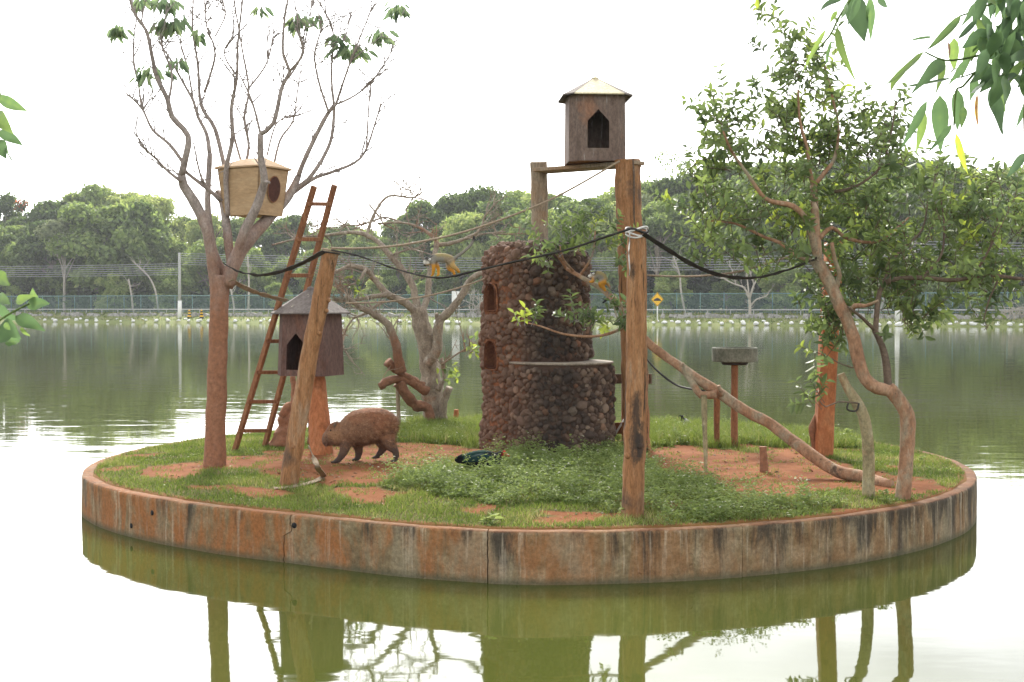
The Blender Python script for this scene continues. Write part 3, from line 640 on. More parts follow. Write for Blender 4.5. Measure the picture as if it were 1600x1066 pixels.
for pts, lab in (([(208, 492), (206, 465), (201, 436)], 'thin pale leaning trunk just left of the utility pole'), ([(248, 492), (243, 455), (232, 432), (214, 414)], 'pale bent trunk beside the utility pole'), ([(367, 492), (364, 468), (360, 450)], 'short pale trunk just right of the reddish bare tree'),
                 ([(388, 490), (389, 440), (387, 400)], 'straight pale trunk left of the wooden ladder'), ([(1071, 490), (1064, 455), (1062, 430), (1052, 400)], 'thin crooked trunk right of the warning sign'), ([(1372, 492), (1380, 470), (1378, 440)], 'thick pale trunk seen under the fruit tree')):
    nn = 10.0; d = SH(s_at(pts[0][0], nn), nn).y; t = empty('slender_trunk_tree', SH(s_at(pts[0][0], nn), nn, zfar(nn) - .1)); tag(t, lab, 'tree')
    mb = MB(); P = [W(p[0], p[1], d) for p in pts]; P[0].z = zfar(nn) - .15; P = [p - t.location for p in P]
    mb.tube(P, [.16 - .03 * i for i in range(len(P))], 7); mb.build('trunk', 'bark_pale', t)
    mb = MB(); grow_twigs(mb, P[-2:], .045, rs, 5, 2.2); mb.build('branches', 'bark_pale', t)
nn = 6.2; d = SH(s_at(1168, nn), nn).y; t = empty('bare_white_tree', SH(s_at(1168, nn), nn, zfar(nn) - .1)); tag(t, 'small leafless white barked tree before the far fence', 'tree')
mb = MB(); tb = MB()
for pts, r in (([(1170, 505), (1172, 485), (1171, 468)], (2.6, 2)), ([(1171, 468), (1178, 445), (1190, 425), (1198, 412)], (1.8, .7)), ([(1171, 468), (1163, 450), (1150, 445), (1135, 438), (1125, 430)], (1.8, .6)),
               ([(1171, 468), (1168, 440), (1165, 412)], (1.5, .6)), ([(1173, 478), (1182, 468), (1197, 463), (1202, 455)], (1.5, .6)), ([(1150, 445), (1145, 425), (1140, 415)], (1, .5)), ([(1178, 445), (1172, 425), (1170, 405)], (1, .5))):
    P = [W(p[0], p[1], d) - t.location for p in pts]
    if pts[0][1] > 500: P[0].z = -.1
    mb.tube(P, [(r[0] + (r[1] - r[0]) * i / (len(P) - 1)) * S(d) for i in range(len(P))], 6); grow_twigs(tb, P, .03, rs, 9, 1.1, 1)
mb.build('trunk', 'bark_pale', t); tag(tb.build('twigs', 'bark_pale', t), kind='stuff')
t = empty('dead_brush_heap', SH(s_at(745, 6.0), 6.0, zfar(6))); tag(t, 'tangle of bleached dead twigs left of the stone tower', 'brush'); mb = MB()
for i in range(16):
    a = Vector((rs.uniform(-.8, .8), rs.uniform(-.5, .5), -.05)); q = [a, a + Vector((rs.gauss(0, .6), rs.gauss(0, .3), rs.uniform(1, 1.8))), a + Vector((rs.gauss(0, 1.2), rs.gauss(0, .4), rs.uniform(2, 3.3)))]
    mb.tube(q, [.05, .04, .02], 5); grow_twigs(mb, q, .03, rs, 4, 1.0)
tag(mb.build('twigs', 'bark_pale', t), kind='stuff')
t = empty('dead_brush_heap', SH(s_at(1590, 5), 5, zfar(5))); tag(t, 'tangle of bleached fallen branches at the far right of the bank', 'brush'); mb = MB()
for i in range(14):
    a = Vector((rs.uniform(-1.5, 1.5), rs.uniform(-.5, .5), -.05)); q = [a, a + Vector((rs.gauss(0, .9), rs.gauss(0, .3), rs.uniform(.5, 1.2))), a + Vector((rs.gauss(0, 1.6), rs.gauss(0, .4), rs.uniform(1, 2)))]
    mb.tube(q, [.06, .04, .02], 5); grow_twigs(mb, q, .03, rs, 3, 1.0)
mb.build('branches', 'bark_pale', t)

TD = GP(336, 727).y; DT = GP(1411, 780).y       # depths of the two big trees
# ================================================================== POLES
def pole(name, base, top, r0, r1, mat, label, cat='post', sides=20, mids=(), rough=.10, knots=0, cut=True, seed=1):
    """round timber from base to top (world), origin at the base"""
    base, top = Vector(base), Vector(top); t = empty(name, base); tag(t, label, cat); random.seed(seed)
    P = [Vector((0, 0, 0))] + [Vector(q) - base for q in mids] + [top - base]; n_ = len(P)
    mb = MB(); mb.tube([P[0] - (P[1] - P[0]).normalized() * .12] + P, [r0 * 1.04] + [r0 + (r1 - r0) * i / (n_ - 1) for i in range(n_)], sides, .035, rough, freq=7)
    mb.build('shaft', mat, t, auto=50)
    rs = random.Random(seed)
    for k in range(knots):
        f = rs.uniform(.15, .95); c = P[0].lerp(P[-1], f); a = rs.uniform(3.3, 6.1); d = Vector((math.cos(a), math.sin(a), .1)); rr = r0 + (r1 - r0) * f
        mb = MB(); mb.tube([c + d * rr * .8, c + d * rr * 1.10], [rr * .36, rr * .22], 10, None, .2); mb.build('knot', mat, t)
    return t
lp_b, lp_t = GP(450, 758), W(517, 390, 11.35)
pole('leaning_pole', lp_b, lp_t, 15.2 * S(11.1), 12.8 * S(11.35), 'pole_wood', 'leaning orange brown timber pole in front of the low nest house', knots=4, mids=[lp_b.lerp(lp_t, .5) + Vector((-.02, 0, 0))], seed=5)
DUCK = GP(752, 735); fp_b = GP(988, 806); fp_t = W(995, 360, fp_b.y + .05); FD = fp_b.y
mp_ = MAT['pole_wood'].copy(); MAT['pole_burnt'] = mp_; n, l = mp_.node_tree.nodes, mp_.node_tree.links; b = n['Principled BSDF']; src = b.inputs['Base Color'].links[0].from_socket; v = coords(n, l, 'World'); fz = noise_n(n, l, coords(n, l, 'World', (1, 1, .5)), 16, 5, .7)
for (qx, qy), rx_, rz_ in (((988, 425), .05, .17), ((994, 668), .06, .34), ((1002, 690), .05, .2), ((975, 640), .03, .1)):      # char marks with their own outline
    c0 = W(qx, qy, FD - .1); vm_ = n.new('ShaderNodeVectorMath'); vm_.operation = 'SUBTRACT'; l.new(v, vm_.inputs[0]); vm_.inputs[1].default_value = c0; vd = n.new('ShaderNodeVectorMath'); vd.operation = 'DIVIDE'; l.new(vm_.outputs[0], vd.inputs[0]); vd.inputs[1].default_value = (rx_, .12, rz_); vl = n.new('ShaderNodeVectorMath'); vl.operation = 'LENGTH'; l.new(vd.outputs[0], vl.inputs[0])
    mk = n.new('ShaderNodeMapRange'); l.new(math_n(n, l, 'ADD', vl.outputs['Value'], math_n(n, l, 'MULTIPLY', math_n(n, l, 'SUBTRACT', fz, .5), 2.2)), mk.inputs[0]); mk.inputs[1].default_value = 1.0; mk.inputs[2].default_value = .55; src = mix_n(n, l, math_n(n, l, 'MULTIPLY', mk.outputs[0], .85), src, (.035, .028, .024))
l.new(src, b.inputs['Base Color'])
pole('tall_pole', fp_b, fp_t, 18.5 * S(9.5), 15.5 * S(9.6), 'pole_burnt', 'thick upright timber pole nearest the camera with tied straps on top', knots=3, mids=[fp_b.lerp(fp_t, .45) + Vector((.012, 0, 0))], seed=8)
rp_b = GP(996, 706); rp_t = W(980, 250, 13.95)
rpole = pole('platform_post', rp_b, rp_t, 21 * S(13.8), 20.5 * S(13.9), 'pole_wood', 'split timber post behind the tall pole carrying the high nest house', seed=12, mids=[rp_b.lerp(rp_t, .5)])
mb = MB(); q0, q1 = rp_b.lerp(rp_t, .55) - rp_b, rp_t - rp_b
mb.strip([q0.lerp(q1, t_) + Vector((.045 + .008 * math.sin(t_ * 9), -.135, 0)) for t_ in np.linspace(0, 1, 9)], .02, .012); mb.build('crack_strip', 'bark_dark', rpole)
bp_b, bp_t = GP(846, 694), W(842, 253, 14.75)
bp_b = Vector((W(848, 600, 15.28).x, 15.28, gz(.35, 15.28) - .02)); 
pole('platform_post', bp_b, bp_t, 14 * S(14.8), 13 * S(14.8), 'grey_wood', 'grey timber post rising behind the stone tower', seed=15)
# squared red post on the right
base = GP(1285, 712); top = W(1303, 378, 13.3); t = empty('red_square_post', base); tag(t, 'squared red stained post behind the fruit tree trunks', 'post')
mb = MB(); P = [base.lerp(top, i / 14) - base for i in range(15)]
for i, p in enumerate(P):
    w_ = (15 - 1.5 * i / 14) * S(13.3) * (1 + .05 * mnoise.noise(Vector((i * .5, 0, 0))))
    for x, y in ((-1, -.8), (-.8, -1), (.8, -1), (1, -.8), (1, .8), (.8, 1), (-.8, 1), (-1, .8)): mb.v.append((p.x + x * w_ * .93, p.y + y * w_ * .93, p.z - (.1 if i == 0 else 0)))
for i in range(14):
    for j in range(8): mb.f.append((i * 8 + j, i * 8 + (j + 1) % 8, i * 8 + 8 + (j + 1) % 8, i * 8 + 8 + j))
mb.f.append(tuple(14 * 8 + j for j in range(8))); mb.build('shaft', 'red_post', t, smooth=False)
mb = MB(); c = Vector((-14 * S(13.3), -.02, .30)); mb.tube([c + Vector((.01, 0, -.32)), c + Vector((-.015, -.01, -.1)), c + Vector((-.02, -.02, .02)), c + Vector((.01, 0, .16))], [.02, .028, .042, .01], 8, None, .3); mb.build('split_bark', 'bark_red', t)

# ================================================================== STONE TOWER
TOW = Vector((W(838, 500, 14.5).x, 14.5)); TR = .605; LOW = Vector((W(875, 500, 14.15).x, 14.15)); LR = .565
tz0 = gz(TOW.x, TOW.y) - .04; tower = empty('stone_tower', (TOW.x, TOW.y, tz0)); tag(tower, 'round tower of rough dark and reddish stones with arched openings', 'tower')
ZT, ZLED = 2.69, 1.375
def prof_r(z):     # radius of the upper drum at world height z
    k = (z - tz0) / (ZT - tz0); r = TR * (1.0 - .035 * math.sin(k * 3.1)) + .02 * math.sin(z * 5)
    if k > .86: r *= math.sqrt(max(.0, 1 - ((k - .86) / .145) ** 2.2)) * .62 + .38 if k < .999 else .38
    return r
HOLES = [(-2.55, .62, .94 + .02), (-2.55, 0, 0)]
hole_th = math.pi + .56          # direction of the openings (towards the left front)
HW, HHt = .108, .30
hole_z = [W(766, 576, 14.0).z, W(766, 486, 14.0).z]
def in_hole(th, z, grow=0):
    u = (th - hole_th + math.pi) % (2 * math.pi) - math.pi; u *= TR
    for hz in hole_z:
        zz = z - hz; w_ = HW + grow
        if -grow < zz < HHt - HW and abs(u) < w_: return True
        if zz >= HHt - HW and math.hypot(u, (zz - (HHt - HW)) * 1.0) < w_: return True
    return False
mb = MB(); NT, NZ = 110, 90
for i in range(NZ + 1):
    z = tz0 + (ZT - tz0) * i / NZ; r0 = prof_r(z)
    for j in range(NT):
        th = 2 * math.pi * j / NT; p = Vector((math.cos(th), math.sin(th), 0)); r = r0 + .02 * mnoise.noise(Vector((p.x * 4, p.y * 4, z * 5))) + .012 * mnoise.noise(Vector((p.x * 14, p.y * 14, z * 16)))
        mb.v.append((p.x * r, p.y * r, z - tz0))
for i in range(NZ):
    for j in range(NT):
        z = tz0 + (ZT - tz0) * (i + .5) / NZ
        if in_hole(2 * math.pi * (j + .5) / NT, z): continue
        a, b_ = i * NT + j, i * NT + (j + 1) % NT; mb.f.append((a, b_, b_ + NT, a + NT))
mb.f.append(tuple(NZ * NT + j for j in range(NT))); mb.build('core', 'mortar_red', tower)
hd = Vector((math.cos(hole_th), math.sin(hole_th), 0)); hs_ = Vector((-hd.y, hd.x, 0))
for hz in hole_z:
    out = [(-HW, 0), (HW, 0)] + [(HW * math.cos(a), HHt - HW + HW * math.sin(a)) for a in np.linspace(0, math.pi, 13)]
    mb = MB(); k = len(out)
    for dist, g_ in ((TR + .012, 1.0), (TR - .06, .97), (TR - .34, .9)):
        for u, z in out: mb.v.append(tuple(hd * dist + hs_ * u * g_ + Vector((0, 0, hz - tz0 + z))))
    for q in range(2):
        for j in range(k): mb.f.append((q * k + j, q * k + (j + 1) % k, (q + 1) * k + (j + 1) % k, (q + 1) * k + j))
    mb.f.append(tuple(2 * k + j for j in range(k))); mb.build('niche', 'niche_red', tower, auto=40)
    mb = MB(); lip = [hd * (TR * .985 - .25 * u * u) + hs_ * u * 1.08 + Vector((0, 0, hz - tz0 + z * 1.05 - .01)) for u, z in out]; mb.tube(lip + [lip[0]], .010, 7, .02, .9, freq=30); mb.build('arch_lip', 'mortar_red', tower)
# lower drum
mb = MB(); lo_off = Vector((LOW.x - TOW.x, LOW.y - TOW.y, 0)); lz = ZLED - tz0
for i in range(31):
    z = lz * i / 30
    for j in range(90):
        th = 2 * math.pi * j / 90; r = LR * (1 + .03 * (1 - i / 30)) + .015 * mnoise.noise(Vector((math.cos(th) * 6, math.sin(th) * 6, z * 8))); mb.v.append((lo_off.x + math.cos(th) * r, lo_off.y + math.sin(th) * r, z))
for i in range(30):
    for j in range(90): a, b_ = i * 90 + j, i * 90 + (j + 1) % 90; mb.f.append((a, b_, b_ + 90, a + 90))
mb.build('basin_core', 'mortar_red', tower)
mb = MB(); mb.lathe([(LR - .02, 0), (LR + .012, .002), (LR + .022, .012), (LR + .016, .024), (LR - .02, .028), (.05, .02)], (lo_off.x, lo_off.y, lz - .01), 60); mb.build('ledge', 'ledge', tower, auto=35)

# stones
m, n, l, b = new_mat('tower_stone')
g = n.new('ShaderNodeNewGeometry'); oi = n.new('ShaderNodeObjectInfo'); a = n.new('ShaderNodeAttribute'); a.attribute_name = 'tint'
rnd = math_n(n, l, 'FRACT', math_n(n, l, 'ADD', math_n(n, l, 'MULTIPLY', oi.outputs['Random'], 7.3), math_n(n, l, 'MULTIPLY', g.outputs['Random Per Island'], 3.7)))
r = ramp(n, [(0, (.04, .03, .026)), (.3, (.085, .06, .048)), (.55, (.135, .092, .068)), (.78, (.185, .13, .095)), (.92, (.27, .21, .155)), (1, (.27, .115, .06))]); l.new(rnd, r.inputs[0])
v = coords(n, l, 'World'); f = noise_n(n, l, v, 18, 6, .7); c = mix_n(n, l, math_n(n, l, 'MULTIPLY', f, .35), r.outputs[0], (.19, .125, .09))
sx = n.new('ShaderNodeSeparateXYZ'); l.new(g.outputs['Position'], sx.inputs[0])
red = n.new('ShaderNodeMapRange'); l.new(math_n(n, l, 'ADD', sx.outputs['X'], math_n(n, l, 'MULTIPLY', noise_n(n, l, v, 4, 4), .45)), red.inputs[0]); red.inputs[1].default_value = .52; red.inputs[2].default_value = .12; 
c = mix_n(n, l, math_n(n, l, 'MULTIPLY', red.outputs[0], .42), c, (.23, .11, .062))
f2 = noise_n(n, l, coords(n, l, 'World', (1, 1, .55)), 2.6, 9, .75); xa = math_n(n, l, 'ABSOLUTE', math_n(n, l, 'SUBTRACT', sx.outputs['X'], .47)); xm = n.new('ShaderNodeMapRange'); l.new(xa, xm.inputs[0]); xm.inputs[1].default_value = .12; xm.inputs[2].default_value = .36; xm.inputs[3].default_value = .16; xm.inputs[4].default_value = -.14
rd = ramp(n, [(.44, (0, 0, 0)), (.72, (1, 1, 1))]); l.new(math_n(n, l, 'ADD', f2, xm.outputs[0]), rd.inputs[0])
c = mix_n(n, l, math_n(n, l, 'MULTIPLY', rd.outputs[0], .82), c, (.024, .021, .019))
l.new(c, b.inputs['Base Color']); b.inputs['Roughness'].default_value = .85; b.inputs['Specular IOR Level'].default_value = .25
bump_n(n, l, noise_n(n, l, v, 34, 6, .75), 1, .025, b)
smesh = []
for k in range(18):
    bm = bmesh.new(); bmesh.ops.create_icosphere(bm, subdivisions=2, radius=1); ov = Vector((k * 5.1, 3, 0))
    for v_ in bm.verts:
        u = v_.co.normalized(); f_ = 1 + .34 * mnoise.noise(u * 1.5 + ov) + .16 * mnoise.noise(u * 3.6 + ov)
        for pl in range(3):                          # a few chipped flats
            pd = Vector((math.sin(k * 3.7 + pl * 2.1), math.cos(k * 1.9 + pl * 4.3), math.sin(k + pl))).normalized(); f_ = min(f_, .80 / max(.05, u.dot(pd))) if u.dot(pd) > .55 else f_
        v_.co = u * f_
    me = bpy.data.meshes.new('stone'); bm.to_mesh(me); bm.free(); me.materials.append(MAT['tower_stone']); me.polygons.foreach_set('use_smooth', [True] * len(me.polygons)); me.set_sharp_from_angle(angle=R(42)); smesh.append(me)
rs = random.Random(77); stones = []
grid = {}
def try_stone(p, nrm, r):
    key = (int(p.x / .1), int(p.y / .1), int(p.z / .1))
    for a in (-1, 0, 1):
        for b_ in (-1, 0, 1):
            for c_ in (-1, 0, 1):
                for q, rq in grid.get((key[0] + a, key[1] + b_, key[2] + c_), ()):
                    if (q - p).length < (r + rq) * .74: return
    grid.setdefault(key, []).append((p, r)); stones.append((p, nrm, r))
for it in range(34000):
    r = (rs.uniform(.026, .046) if rs.random() < .85 else rs.uniform(.046, .06)) if it < 9000 else rs.uniform(.018, .034)
    if rs.random() < .66:
        th = rs.uniform(0, 2 * math.pi); z = rs.uniform(tz0 + .03, ZT - .01)
        if in_hole(th, z, r * .9 + .02): continue
        R0 = prof_r(z); p = Vector((math.cos(th) * R0, math.sin(th) * R0, z - tz0))
        if z < ZLED + .05 and (p - lo_off).xy.length < LR: continue
        nr = Vector((math.cos(th), math.sin(th), .25 if z < ZT - .3 else 1.0)).normalized()
        if abs(((th - hole_th + math.pi) % (2 * math.pi)) - math.pi) < .5 and z < 1.2 and rs.random() < .2: continue   # mostly bare red render there
    else:
        th = rs.uniform(0, 2 * math.pi); z = rs.uniform(.03, lz - .055); p = lo_off + Vector((math.cos(th) * LR * 1.01, math.sin(th) * LR * 1.01, z))
        if p.xy.length < TR: continue
        nr = Vector((math.cos(th), math.sin(th), .1)).normalized()
    try_stone(p, nr, r)
for it in range(500):
    a = rs.uniform(0, 6.28); rad = TR * .6 * math.sqrt(rs.random()); try_stone(Vector((math.cos(a) * rad, math.sin(a) * rad, ZT - tz0 - .12 * (rad / TR) ** 2)), Vector((0, 0, 1)), rs.uniform(.03, .055))
def stone_mat(p, nrm, r):
    q = nrm.to_track_quat('Z', 'Y').to_matrix().to_4x4() @ Matrix.Rotation(rs.uniform(0, 6.28), 4, 'Z')
    return Matrix.Translation(p + nrm * r * .10) @ q @ Matrix.Diagonal((r * rs.uniform(1.0, 1.3), r * rs.uniform(.85, 1.1), r * rs.uniform(.7, 1.05), 1))
camv = Vector((-TOW.x, -TOW.y, CAMH - tz0))
vis = sorted([s_ for s_ in stones if s_[1].dot((camv - s_[0]).normalized()) > .12], key=lambda s_: -s_[2] * (.4 + s_[1].dot((camv - s_[0]).normalized())))
big = set(id(s_) for s_ in vis[:300]); V, F = [], []
for s_ in stones:
    M = stone_mat(*s_); me = rs.choice(smesh)
    if id(s_) in big:
        o = bpy.data.objects.new('stone', me); link(o, tower); o.matrix_local = M
    else:
        k = len(V); V += [tuple(M @ v_.co) for v_ in me.vertices]; F += [tuple(i + k for i in p.vertices) for p in me.polygons]
me = bpy.data.meshes.new('small_stones'); me.from_pydata(V, [], F); me.materials.append(MAT['tower_stone']); me.polygons.foreach_set('use_smooth', [True] * len(me.polygons)); me.set_sharp_from_angle(angle=R(38))
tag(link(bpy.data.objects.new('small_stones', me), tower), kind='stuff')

# ================================================================== NEST HOUSES
def panel(mb, A, B, z0, z1, th, tA=None, tB=None, door=None):
    """upright board from A to B (xy at the bottom; tA,tB at the top); door=(centre fraction, width fraction, sill, shoulder, peak) as height fractions"""
    A, B = Vector(A), Vector(B); tA, tB = Vector(tA or A), Vector(tB or B); nrm = Vector((B.y - A.y, A.x - B.x)).normalized()
    def pt(u, k):
        a, b_ = A.lerp(tA, k), B.lerp(tB, k); p = a.lerp(b_, u); return Vector((p.x, p.y, z0 + (z1 - z0) * k))
    def slab(poly):
        f_ = [pt(u, k) for u, k in poly]; bk = [p - Vector((nrm.x, nrm.y, 0)) * th for p in f_]; m_ = len(poly)
        mb.add(f_ + bk, [tuple(range(m_)), tuple(range(2 * m_ - 1, m_ - 1, -1))] + [(i, i + m_, (i + 1) % m_ + m_, (i + 1) % m_) for i in range(m_)])
    if not door: slab([(0, 0), (1, 0), (1, 1), (0, 1)]); return
    c, w, s0, sh, pk = door; l_, r_ = c - w / 2, c + w / 2
    slab([(0, 0), (l_, 0), (l_, s0), (l_, sh), (l_, 1), (0, 1)]); slab([(r_, 0), (1, 0), (1, 1), (r_, 1), (r_, sh), (r_, s0)])
    slab([(l_, 0), (r_, 0), (r_, s0), (l_, s0)]); slab([(l_, sh), (c, pk), (c, 1), (l_, 1)]); slab([(c, pk), (r_, sh), (r_, 1), (c, 1)])
def nest_house(loc, rz, half, ch, H, top_scale, eave, roofh, mat, roofmats, label, door):
    t = empty('nest_house', loc, rz); tag(t, label, 'nest house')
    pts = [(half - ch, -half), (half, -half + ch), (half, half - ch), (half - ch, half), (-half + ch, half), (-half, half - ch), (-half, -half + ch), (-half + ch, -half)]
    order = [(7, 0)] + [(i, i + 1) for i in range(7)]
    for i, j in order:
        mb = MB(); A, B = pts[i], pts[j]; sA, sB = [(p[0] * top_scale, p[1] * top_scale) for p in (A, B)]
        panel(mb, A, B, 0, H, .016, sA, sB, door if (i, j) == (7, 0) else None); mb.build('wall_panel', mat, t, smooth=False)
    mb = MB(); mb.add([(x * .95, y * .95, .005) for x, y in pts] + [(x * .95, y * .95, .03) for x, y in pts], [tuple(range(7, -1, -1)), tuple(range(8, 16))]); mb.build('floor_board', 'ladder_wood', t, smooth=False)
    mb = MB(); mb.add([(x * .93 * top_scale, y * .93 * top_scale, H - .012) for x, y in pts] + [(x * .93 * top_scale, y * .93 * top_scale, H - .004) for x, y in pts], [tuple(range(7, -1, -1)), tuple(range(8, 16))]); mb.build('ceiling_board', 'dark_inside', t, smooth=False)
    k = eave / half; roof = empty('roof'); roof.parent = t
    for q, (i, j) in enumerate(order):
        A, B = [Vector((p[0] * k, p[1] * k, H - .012)) for p in (pts[i], pts[j])]; ap = Vector((0, 0, H + roofh)); th = Vector((0, 0, .014)); mb = MB()
        ca, cb = A.lerp(ap, .97), B.lerp(ap, .97); lift = Vector((0, 0, .0015 * (q % 3)))
        f_ = [A + lift, B + lift, cb + lift, ca + lift]; mb.add([p + th for p in f_] + f_, [(0, 1, 2, 3), (7, 6, 5, 4), (0, 4, 5, 1), (1, 5, 6, 2), (2, 6, 7, 3), (3, 7, 4, 0)])
        mb.build('roof_panel', roofmats[q % len(roofmats)], roof, smooth=False)
    mb = MB(); mb.lathe([(.045, 0), (.04, .02), (.01, .035)], (0, 0, H + roofh - .012), 8); mb.build('roof_cap', roofmats[0], roof, smooth=False)
    return t
# high house on its plank between the two posts
d = 14.2; hp = W(929, 256, d)
nest_house(hp, R(4), 44 * S(d), 13 * S(d), 101 * S(d), .98, 54 * S(d), 31 * S(d), 'house_paint_pale', ['roof_zinc_sunlit', 'roof_felt', 'roof_felt', 'roof_felt', 'roof_felt', 'roof_felt', 'roof_felt', 'roof_felt'], 'high brown nest house on the plank above the stone tower', (.5, .54, .19, .60, .77))
A, B = W(838, 259, 14.7), W(1000, 259, 13.95); t = empty('platform_plank', (A + B) / 2 - Vector((0, 0, .022))); tag(t, 'horizontal plank carrying the high nest house between two posts', 'plank')
mb = MB(); dv = (B - A); rot = Matrix.Rotation(math.atan2(dv.y, dv.x), 3, 'Z'); mb.box((0, -.09, 0), (dv.length, .17, .04), rot); mb.build('board', 'grey_wood', t, smooth=False, bevel=.004)
mb = MB(); mb.box((0, .12, 0), (dv.length * .98, .16, .036), rot); mb.build('board', 'grey_wood', t, smooth=False, bevel=.004)
# low house on its red post
d = 13.9; hb = W(486, 586, d)
nest_house(hb, R(-22), 43 * S(d), 15 * S(d), 97 * S(d), .93, 52 * S(d), 38 * S(d), 'house_paint', ['roof_felt'], 'low dark brown nest house on a thick red post', (.46, .60, .10, .50, .68))
pole('house_post', GP(503, 708), W(494, 583, 13.95), 19 * S(13.9), 13 * S(13.9), 'red_post', 'thick red post under the low nest house', seed=22)
# plywood box in the bare tree
d = TD + .22; t = empty('nest_box', W(396, 338, d), R(-28)); tag(t, 'pale plywood nest box wedged in the leafless tree', 'nest box')
k = S(d); bw, bd, bh = 41 * k, 36 * k, 72 * k
cb = [(-bw * .80, -bd * .85), (bw * .80, -bd * .85), (bw * .80, bd * .85), (-bw * .80, bd * .85)]; ct = [(-bw, -bd), (bw, -bd), (bw, bd), (-bw, bd)]
for i in range(4):
    mb = MB(); panel(mb, cb[i], cb[(i + 1) % 4], 0, bh, .014, ct[i], ct[(i + 1) % 4]); sp2 = mb.build('side_panel', 'plywood', t, smooth=False); hole_panel = sp2 if i == 1 else (hole_panel if i > 1 else None)
mb = MB(); mb.add([(x, y, .006) for x, y in cb] + [(x, y, .02) for x, y in cb], [(3, 2, 1, 0), (4, 5, 6, 7)]); mb.build('bottom_panel', 'plywood', t, smooth=False)
e = 1.10; EV = [Vector((-bw * e, -bd * e, bh)), Vector((bw * e, -bd * e, bh)), Vector((bw * e, bd * e, bh)), Vector((-bw * e, bd * e, bh))]; RD = [Vector((-bw * .55, 0, bh + .10)), Vector((bw * .55, 0, bh + .10))]
for fc in ((EV[0], EV[1], RD[1], RD[0]), (EV[2], EV[3], RD[0], RD[1]), (EV[1], EV[2], RD[1]), (EV[3], EV[0], RD[0])):
    mb = MB(); m_ = len(fc); up_ = Vector((0, 0, .016)); mb.add([p + up_ for p in fc] + list(fc), [tuple(range(m_)), tuple(range(2 * m_ - 1, m_ - 1, -1))] + [(i, i + m_, (i + 1) % m_ + m_, (i + 1) % m_) for i in range(m_)]); mb.build('roof_board', 'plywood', t, smooth=False)
mb = MB(); mb.add([v_ * .97 + Vector((0, 0, bh * .03 - .003)) for v_ in EV], [(3, 2, 1, 0)]); mb.build('soffit', 'plywood', t, smooth=False)
mb = MB(); hx = bw * .915; ring = [(hx, bd * .05 + .10 * math.cos(a), bh * .56 + .135 * math.sin(a)) for a in np.linspace(0, 2 * math.pi, 25)[:-1]]
rings = []
for dx, g_ in ((.012, 1.0), (.014, .92), (-.06, .86), (-.10, .8)):
    rings.append([Vector((x + dx + (z - bh * .56) * .20 * bw / bh, bd * .05 + (y - bd * .05) * g_, bh * .56 + (z - bh * .56) * g_)) for x, y, z in ring])
mb2 = MB(); mb2.add(rings[0] + rings[1], [(j, (j + 1) % 24, 24 + (j + 1) % 24, 24 + j) for j in range(24)]); mb2.build('hole_rim', 'ladder_wood', hole_panel, smooth=False)
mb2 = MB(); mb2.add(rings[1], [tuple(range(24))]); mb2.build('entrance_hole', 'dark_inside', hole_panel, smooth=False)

# ================================================================== LADDER
A0, A1 = GP(366, 704), W(489, 298, 13.45); B0, B1 = GP(413, 697), W(521, 296, 13.75)
t = empty('ladder', A0); tag(t, 'weathered wooden ladder leaning against the leafless tree', 'ladder')
for a, b_ in ((A0, A1), (B0, B1)):
    mb = MB(); dv = b_ - a; rot = dv.to_track_quat('Z', 'Y').to_matrix(); mb.box((a + b_) / 2 - A0, (.044, .06, dv.length + .1), rot); mb.build('rail', 'ladder_wood', t, smooth=False, bevel=.006)
for y in (668, 621, 574, 525, 474, 424, 370, 318):
    fa, fb2 = (704 - y) / (704 - 298), (697 - y) / (697 - 296); p, q = A0.lerp(A1, fa), B0.lerp(B1, fb2); dv = q - p; rot = dv.to_track_quat('X', 'Z').to_matrix()
    mb = MB(); mb.box((p + q) / 2 - A0 + Vector((0, -.045, 0)), (dv.length + .045, .022, .042), rot); mb.build('rung', 'ladder_wood', t, smooth=False, bevel=.005)

# ================================================================== LEAFLESS TREE (left)
D0 = 12.6; tb_ = GP(336, 727); D0 = tb_.y; t = empty('leafless_tree', tb_); tag(t, 'tall leafless tree with red dusted trunk and few drooping leaf tufts', 'tree')
mb, tw = MB(), MB(); rs = random.Random(50); random.seed(50)
def bt(pts, r, dd=(0, 0), crop=True, twigs=3, sides=9, target=None):
    pp = [(120 + x / 2.961, y / 2.961) if crop else (x, y) for x, y in pts]; n_ = len(pp)
    P = [W(x, y, D0 + dd[0] + (dd[1] - dd[0]) * i / (n_ - 1)) - tb_ for i, (x, y) in enumerate(pp)]
    r = (r[0] * 1.05, max(r[1] * 1.15, 1.0))
    (target or mb).tube(P, [(r[0] + (r[1] - r[0]) * i / (n_ - 1)) * S(D0) for i in range(n_)], sides, .06, .10, freq=9)
    if twigs: grow_twigs(tw, P[1:] if len(P) > 2 else P, .0075, rs, twigs * 2, .5, 1, .35)
    return P
mb.tube([Vector((0, 0, -.12)), Vector((0, 0, .02))] + [W(x, y, D0) - tb_ for x, y in ((336, 690), (338, 620), (341, 540), (343, 470), (345, 430))], [20 * S(D0), 17.5 * S(D0), 16.5 * S(D0), 15.5 * S(D0), 14.5 * S(D0), 14.5 * S(D0), 15 * S(D0)], 20, .05, .09, freq=6)
bt([(338, 455), (331, 400), (322, 355), (300, 310), (287, 290), (284, 272)], (9.5, 5.5), (0, -.25), False, 1, 12)
bt([(485, 810), (500, 740), (515, 630), (440, 540), (420, 460), (370, 360), (350, 270), (320, 140), (270, 70), (240, -20)], (5.2, 1.6), (-.25, -.7))
bt([(485, 840), (430, 800), (360, 730), (290, 670)], (2.6, 1), (-.25, -.5), twigs=4)
bt([(490, 750), (430, 670), (350, 600), (300, 500), (225, 430)], (3, 1), (-.25, -.1), twigs=5)
